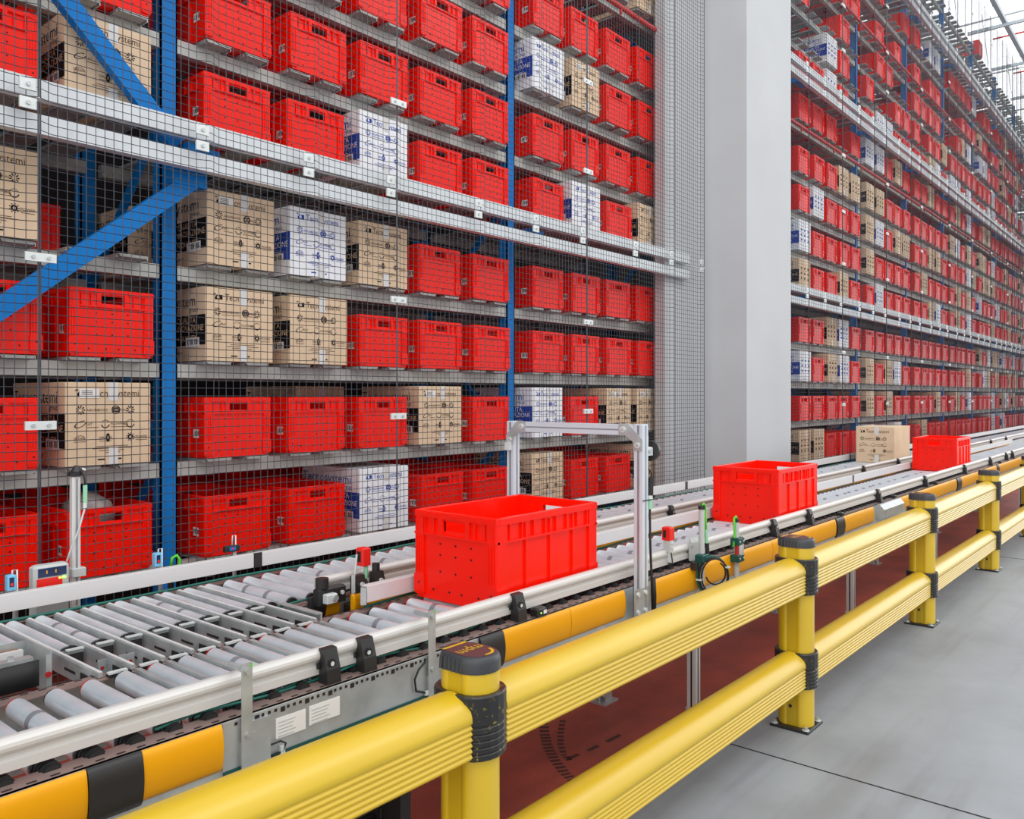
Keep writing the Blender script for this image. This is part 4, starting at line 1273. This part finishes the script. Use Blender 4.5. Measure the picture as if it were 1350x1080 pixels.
# devices on the far side by the mesh
m = MB(); m.box(0.2, 2.6, 3.092, 3.27, H - 0.812, H - 0.80, 'flange'); m.box(0.2, 2.6, 3.092, 3.10, H - 0.90, H - 0.812, 'galv'); part('side_ledge', m, FT)
yd = 3.22
x = px2x(99, yd)
t = thing('sensor_post', 'grey profile sensor post with rounded black top, before the wire mesh', 'sensor post', (x, yd, ZR - 0.02))
m = MB(); m.cbox(x - 0.015, x + 0.015, yd - 0.015, yd + 0.015, H - 0.80, H - 0.30, 'alu', 0.004)
m.box(x - 0.004, x + 0.004, yd - 0.0156, yd - 0.0148, H - 0.78, H - 0.31, 'rolldark'); m.cbox(x - 0.020, x + 0.030, yd - 0.026, yd + 0.02, H - 0.672, H - 0.640, 'grey', 0.003); part('pole', m, t)
m = MB(); m.cyl((x, yd, H - 0.30), (x, yd, H - 0.285), 0.024, 'rubber', 12); m.cyl((x + 0.004, yd, H - 0.285), (x + 0.006, yd, H - 0.262), 0.020, 'black', 12, 0.008); m.cyl((x + 0.02, yd - 0.01, H - 0.275), (x + 0.032, yd - 0.012, H - 0.28), 0.005, 'clip', 8); part('cap', m, t)
m = MB(); m.tube([(x + 0.012, yd - 0.022, H - 0.275), (x + 0.024, yd - 0.024, H - 0.31), (x + 0.026, yd - 0.024, H - 0.34)], 0.003, 'rubber', 6); m.cyl((x + 0.026, yd - 0.024, H - 0.335), (x + 0.026, yd - 0.024, H - 0.40), 0.008, 'mint', 8); m.cyl((x + 0.026, yd - 0.024, H - 0.40), (x + 0.025, yd - 0.024, H - 0.42), 0.007, 'clip', 8)
m.tube([(x + 0.025, yd - 0.024, H - 0.42), (x + 0.0, yd - 0.03, H - 0.50), (x - 0.025, yd - 0.03, H - 0.56), (x - 0.045, yd - 0.03, H - 0.62)], 0.0035, 'grey', 6); part('plug_cable', m, t)
x = px2x(67, 3.16)
t = thing('barcode_scanner', 'red and grey barcode scanner with dark window, at the foot of the sensor post', 'scanner', (x, 3.16, H - 0.70))
m = MB(); m.cbox(x - 0.060, x + 0.060, 3.15, 3.20, H - 0.80, H - 0.604, 'grey', 0.008); part('housing', m, t)
m = MB(); m.box(x - 0.046, x + 0.048, 3.147, 3.151, H - 0.645, H - 0.614, 'glassdark')
for q in (-0.02, 0.01): m.box(x + q, x + q + 0.004, 3.1465, 3.1475, H - 0.634, H - 0.622, 'orange')
part('window', m, t)
m = MB(); m.box(x - 0.05, x + 0.034, 3.146, 3.151, H - 0.73, H - 0.650, 'sensorred')
for q in (0.024, 0.033, 0.042): m.cyl((x + q, 3.144, H - 0.654), (x + q, 3.15, H - 0.654), 0.0035, 'led', 8)
part('red_front', m, t)
for px, yy, z, lab in ((14, 3.14, H - 0.668, 'small pale blue photo sensor on a wire stand, nearest the scanner'), (207, 3.14, H - 0.668, 'small pale blue photo sensor on a wire stand, beside the blue upright'), (305, 3.16, H - 0.662, 'small dark blue photo sensor lying below the bottom shelf crates')):
    x = px2x(px, yy); t = thing('photo_sensor', lab, 'sensor', (x, yy, z - 0.06))
    m = MB()
    if px == 305:
        m.cbox(x - 0.034, x + 0.034, yy - 0.012, yy + 0.012, z, z + 0.026, 'black', 0.003); m.box(x - 0.016, x + 0.014, yy - 0.0135, yy - 0.0118, z + 0.006, z + 0.020, 'blue'); m.box(x - 0.006, x + 0.004, yy - 0.0145, yy - 0.0132, z + 0.010, z + 0.017, 'sensorred')
    else:
        m.cbox(x - 0.014, x + 0.014, yy - 0.014, yy + 0.014, z, z + 0.052, 'sensorblue', 0.003); m.box(x - 0.008, x + 0.006, yy - 0.0155, yy - 0.0138, z + 0.012, z + 0.044, 'glassdark'); m.box(x - 0.005, x + 0.003, yy - 0.0165, yy - 0.0152, z + 0.015, z + 0.025, 'sensorred')
    part('housing', m, t)
    m = MB(); m.tube([(x + 0.004, yy, z + 0.02), (x + 0.006, yy, z + 0.066), (x + 0.020, yy, z + 0.066), (x + 0.021, yy, H - 0.80)], 0.003, 'clip', 6)
    m.cyl((x + 0.012, yy, H - 0.80), (x + 0.012, yy, z), 0.006, 'grey', 8); part('stand', m, t)
x = px2x(229, 3.16)
m = MB(); m.cyl((x - 0.012, 3.16, H - 0.80), (x - 0.012, 3.16, H - 0.682), 0.013, 'black', 12)
m.tube([(x - 0.012, 3.16, H - 0.682), (x - 0.006, 3.16, H - 0.650), (x + 0.012, 3.16, H - 0.642), (x + 0.024, 3.16, H - 0.660), (x + 0.022, 3.16, H - 0.69), (x + 0.018, 3.16, H - 0.74)], 0.006, 'lime', 8)
single('sensor_plug', m, 'short black plug with bright green cable loop, just beyond blue upright foot', 'cable plug', (x, 3.16, H - 0.72))

# ------------------------------------------------------------------ yellow barrier
BY = 1.45
BA = thing('guard_barrier', 'yellow double rail plastic guard barrier with black sleeves', 'barrier', (1.56, BY, 0))
def obround(hx, hy, n=9, r=None):
    r = r or hx; pts = []
    for i in range(n):
        t = PI * i / (n - 1); pts.append((hx * math.cos(t), hy - r + r * math.sin(t)))
    for i in range(n):
        t = PI + PI * i / (n - 1); pts.append((hx * math.cos(t), -hy + r + r * math.sin(t)))
    return pts
def shift(p, x, y, s=1.0): return [(x + a * s, y + b * s) for a, b in p]
def fluted(x, y, hx, hy):
    # obround with shallow flutes down its flat sides
    pts = []
    for a, b in obround(hx, hy, 11, hx * 0.92): pts.append((a, b))
    out = []; n = 6
    arc1, arc2 = pts[:11], pts[11:]
    L0, L1 = arc1[-1], arc2[0]
    out += arc1
    for i in range(1, 2 * n):
        q = i / (2 * n); out.append((L0[0] + (L1[0] - L0[0]) * q + (0.0055 if i % 2 else 0.0), L0[1] + (L1[1] - L0[1]) * q))
    out += arc2
    R0, R1 = arc2[-1], arc1[0]
    for i in range(1, 2 * n):
        q = i / (2 * n); out.append((R0[0] + (R1[0] - R0[0]) * q - (0.0055 if i % 2 else 0.0), R0[1] + (R1[1] - R0[1]) * q))
    return [(x + a, y + b) for a, b in out]
PXS = [1.56 + 2.21 * k for k in range(-1, 7)]
CAPT = H - 0.655
RAILS = ((0.618, 0.776), (0.192, 0.352))
def cap_geo():
    m = MB(); hx, hy = 0.063, 0.083
    levels = [(0.0, 1.0), (0.026, 1.0), (0.036, 0.95), (0.041, 0.86)]
    base = obround(hx, hy, 13, hx * 0.95); n = len(base); vs = []; fs = []
    for z, s in levels: vs += [(a * s, b * (1 - (1 - s) * hx / hy), z) for a, b in base]
    for l in range(len(levels) - 1):
        for i in range(n): fs.append((l * n + i, l * n + (i + 1) % n, (l + 1) * n + (i + 1) % n, (l + 1) * n + i))
    fs.append(tuple(range((len(levels) - 1) * n, len(levels) * n)))
    m.add(vs, fs, 'cap', True)
    for s in (-1, 1):
        for i in range(6):
            y = 0.045 - i * 0.014
            m.cyl((s * (hx - 0.002), y, 0.0), (s * (hx - 0.004), y, 0.033), 0.0048, 'cap', 8)
    return m
def inlay_geo():
    m = MB(); z = 0.0412
    m.prism_z([(a * 0.80, b * 0.83) for a, b in obround(0.063, 0.083, 11, 0.058)], z, z + 0.0012, 'purple')
    z += 0.0016
    write(m, 'mpm', 0.052, (0, 0.014, z), (-1, 0, 0), (0, -1, 0), 'yellow', 'c', 0.085)
    m.box(-0.046, 0.04, 0.048, 0.056, z - 0.0004, z + 0.0004, 'yellow')
    vs = []; fs = []
    ring(m, (0.004, -0.028, z), 0.030, 0.038, (1, 0, 0), (0, 1, 0), 'yellow', -PI * 0.62, -PI * 0.02, 12)
    return m
ME_CAP = cap_geo().mesh('cap'); ME_INLAY = inlay_geo().mesh('cap_inlay')
def sleeve_geo():
    m = MB(); h = 0.16; base = obround(0.078, 0.096, 11, 0.066); n = len(base); vs = []; fs = []
    lev = [(0.0, 0.97)]; z = 0.004
    for i in range(5): lev += [(z, 1.0), (z + 0.010, 1.0), (z + 0.013, 0.955), (z + 0.016, 0.955)]; z += 0.0165
    lev += [(z + 0.002, 1.0), (h - 0.004, 1.0), (h, 0.96), (h, 0.80)]
    for zz, s in lev: vs += [(a * s, b * (1 - (1 - s) * 0.8), zz) for a, b in base]
    for l in range(len(lev) - 1):
        for i in range(n): fs.append((l * n + i, l * n + (i + 1) % n, (l + 1) * n + (i + 1) % n, (l + 1) * n + i))
    m.add(vs, fs, 'sleeve')
    # yellow scuff marks low on the near face
    return m
ME_SLEEVE = sleeve_geo().mesh('sleeve')
bm_ = MB()
bm_.cbox(-0.093, 0.093, -0.09, 0.09, 0.0, 0.012, 'black', 0.004)
for sx in (-0.075, 0.075):
    for sy in (-0.072, 0.072): bm_.cyl((sx, sy, 0.012), (sx, sy, 0.026), 0.010, 'galv', 8); bm_.cyl((sx, sy, 0.012), (sx, sy, 0.015), 0.016, 'clip', 10)
ME_BASE = bm_.mesh('base_plate')
pm = MB(); pm.prism_z(fluted(0, 0, 0.060, 0.080), 0.012, CAPT - 0.04, 'yellow', smooth=True)
pm.cyl((-0.0605, 0.005, 0.10), (-0.059, 0.005, 0.10), 0.008, 'black', 10)
ME_POST = pm.mesh('post')
for x in PXS:
    p = put('post', ME_POST, BA, (x - 1.56, 0, 0))
    put('base_plate', ME_BASE, p)
    cp = put('cap', ME_CAP, p, (0, 0, CAPT - 0.041))
    put('cap_inlay', ME_INLAY, p, (0, 0, CAPT - 0.041))
    for z0, z1 in RAILS: put('sleeve', ME_SLEEVE, p, (0, 0, z0 - 0.004))
def rail_prof(z0, z1):
    hw = 0.070; h = z1 - z0; pts = []; zm = z0 + h * 0.60
    n = 6
    side = []
    for i in range(n * 4 + 1):
        q = i / (n * 4); z = z0 + 0.01 + (zm - z0 - 0.01) * q
        side.append((hw - 0.0062 * (0.5 - 0.5 * math.cos(2 * PI * q * n)), z))
    dome = []
    for i in range(1, 14):
        t = PI * i / 14
        dome.append((hw * math.cos(t), zm + (z1 - zm) * math.sin(t)))
    near = [(-y, z) for y, z in side]
    # counter-clockwise: far side up, dome over to the near side, down the ribs
    out = [(hw - 0.008, z0)] + side + dome + near[::-1] + [(-hw + 0.008, z0)]
    return [(BY + y, z) for y, z in out]
for a, b in zip(PXS[:-1], PXS[1:]):
    for z0, z1 in RAILS:
        m = MB(); m.prism_x(rail_prof(z0, z1), a + 0.066, b - 0.066, 'yellow', smooth=True)
        part('rail', m, BA)

# ------------------------------------------------------------------ roof structure
zt = H + 8.4
m = MB(); m.box(7.5, 45, 3.42, 3.51, zt - 0.05, zt + 0.05, 'truss'); single('roof_rail', m, 'grey steel rail running along the rack top under the roof', 'beam', (7.5, 3.46, zt))
for b in range(4, 15):
    x = upright_x(b)
    m = MB(); m.box(x - 0.03, x + 0.03, 2.2, 4.2, zt - 0.13, zt - 0.06, 'truss')
    single('roof_tie', m, 'pale blue grey tie beam at the rack top, %s beyond concrete pillar' % ORD[b - 4], 'beam', (x, 2.4, zt - 0.3), 'tie beams over the rack')
    xx = x + 1.2
    m = MB(); m.cyl((xx, 2.2, zt + 0.1), (xx, 3.9, zt + 0.1), 0.022, 'pipered', 8); m.cyl((xx, 3.1, zt + 0.1), (xx, 3.1, zt + 0.9), 0.02, 'pipered', 8)
    single('roof_pipe', m, 'red sprinkler branch pipe under the roof, %s beyond concrete pillar' % ORD[b - 4], 'pipe', (xx, 2.0, zt + 0.2), 'red pipes under the roof')
for i in range(7):
    x = 14 + i * 5.0
    m = MB()
    m.cyl((x, 0, zt + 3.2), (x, 9, zt + 3.2), 0.03, 'truss', 6)
    for k in range(9):
        m.cyl((x, k, zt + 3.2), (x + 1.4, k + 0.5, zt + 6.0), 0.012, 'truss', 5)
    single('roof_truss', m, 'thin grey roof rods high above the rack, %s along' % ORD[i], 'truss', (x, 3, zt + 3.2), 'roof trusses')

# ------------------------------------------------------------------ light
w = bpy.data.worlds.new('hall_daylight')
SC.world = w
w.use_nodes = True
nt = w.node_tree
bg = nt.nodes['Background']
tc = nt.nodes.new('ShaderNodeTexCoord')
sp = nt.nodes.new('ShaderNodeSeparateXYZ')
rp = nt.nodes.new('ShaderNodeValToRGB')
nt.links.new(tc.outputs['Generated'], sp.inputs['Vector'])
nt.links.new(sp.outputs['Z'], rp.inputs['Fac'])
e = rp.color_ramp.elements
e[0].position = 0.0; e[0].color = (0.78, 0.78, 0.79, 1)
e[1].position = 0.55; e[1].color = (1.02, 1.03, 1.05, 1)
# the far end of the hall is glazed and brighter
fr = nt.nodes.new('ShaderNodeValToRGB')
nt.links.new(sp.outputs['X'], fr.inputs['Fac'])
fr.color_ramp.elements[0].position = 0.76; fr.color_ramp.elements[0].color = (0, 0, 0, 1)
fr.color_ramp.elements[1].position = 0.97; fr.color_ramp.elements[1].color = (2.2, 2.24, 2.3, 1)
mz = nt.nodes.new('ShaderNodeMapRange'); mz.inputs['From Min'].default_value = -0.3; mz.inputs['From Max'].default_value = -1.0; mz.inputs['To Min'].default_value = 1.0; mz.inputs['To Max'].default_value = 2.3
nt.links.new(sp.outputs['X'], mz.inputs['Value'])
ml = nt.nodes.new('ShaderNodeMix'); ml.data_type = 'RGBA'; ml.blend_type = 'MULTIPLY'; ml.inputs['Factor'].default_value = 1.0
nt.links.new(rp.outputs['Color'], ml.inputs[6]); nt.links.new(mz.outputs['Result'], ml.inputs[7])
my = nt.nodes.new('ShaderNodeMapRange'); my.inputs['From Min'].default_value = -0.15; my.inputs['From Max'].default_value = -0.95; my.inputs['To Min'].default_value = 1.0; my.inputs['To Max'].default_value = 1.4
nt.links.new(sp.outputs['Y'], my.inputs['Value'])
mul = nt.nodes.new('ShaderNodeMath'); mul.operation = 'MULTIPLY'
nt.links.new(mz.outputs['Result'], mul.inputs[0]); nt.links.new(my.outputs['Result'], mul.inputs[1])
nt.links.new(mul.outputs[0], ml.inputs[7])
ad = nt.nodes.new('ShaderNodeMix'); ad.data_type = 'RGBA'; ad.blend_type = 'ADD'; ad.inputs['Factor'].default_value = 1.0
nt.links.new(ml.outputs[2], ad.inputs[6]); nt.links.new(fr.outputs['Color'], ad.inputs[7])
nt.links.new(ad.outputs[2], bg.inputs['Color'])
bg.inputs['Strength'].default_value = 1.0
def area(name, loc, target, sx, sy, power, col=(1, 1, 1)):
    l = bpy.data.lights.new(name, 'AREA'); l.shape = 'RECTANGLE'; l.size = sx; l.size_y = sy; l.energy = power; l.color = col
    o = bpy.data.objects.new(name, l); COL.objects.link(o); o.location = loc
    d = Vector(target) - Vector(loc); o.rotation_euler = d.to_track_quat('-Z', 'Y').to_euler()
    return o
area('roof_skylight', (6, -5, 12), (7, 3, 1.0), 26, 5, 900)

SC.view_settings.view_transform = 'Standard'
SC.view_settings.look = 'None'
SC.view_settings.gamma = 1.0
SC.view_settings.exposure = -0.17
SC.view_settings.use_curve_mapping = False
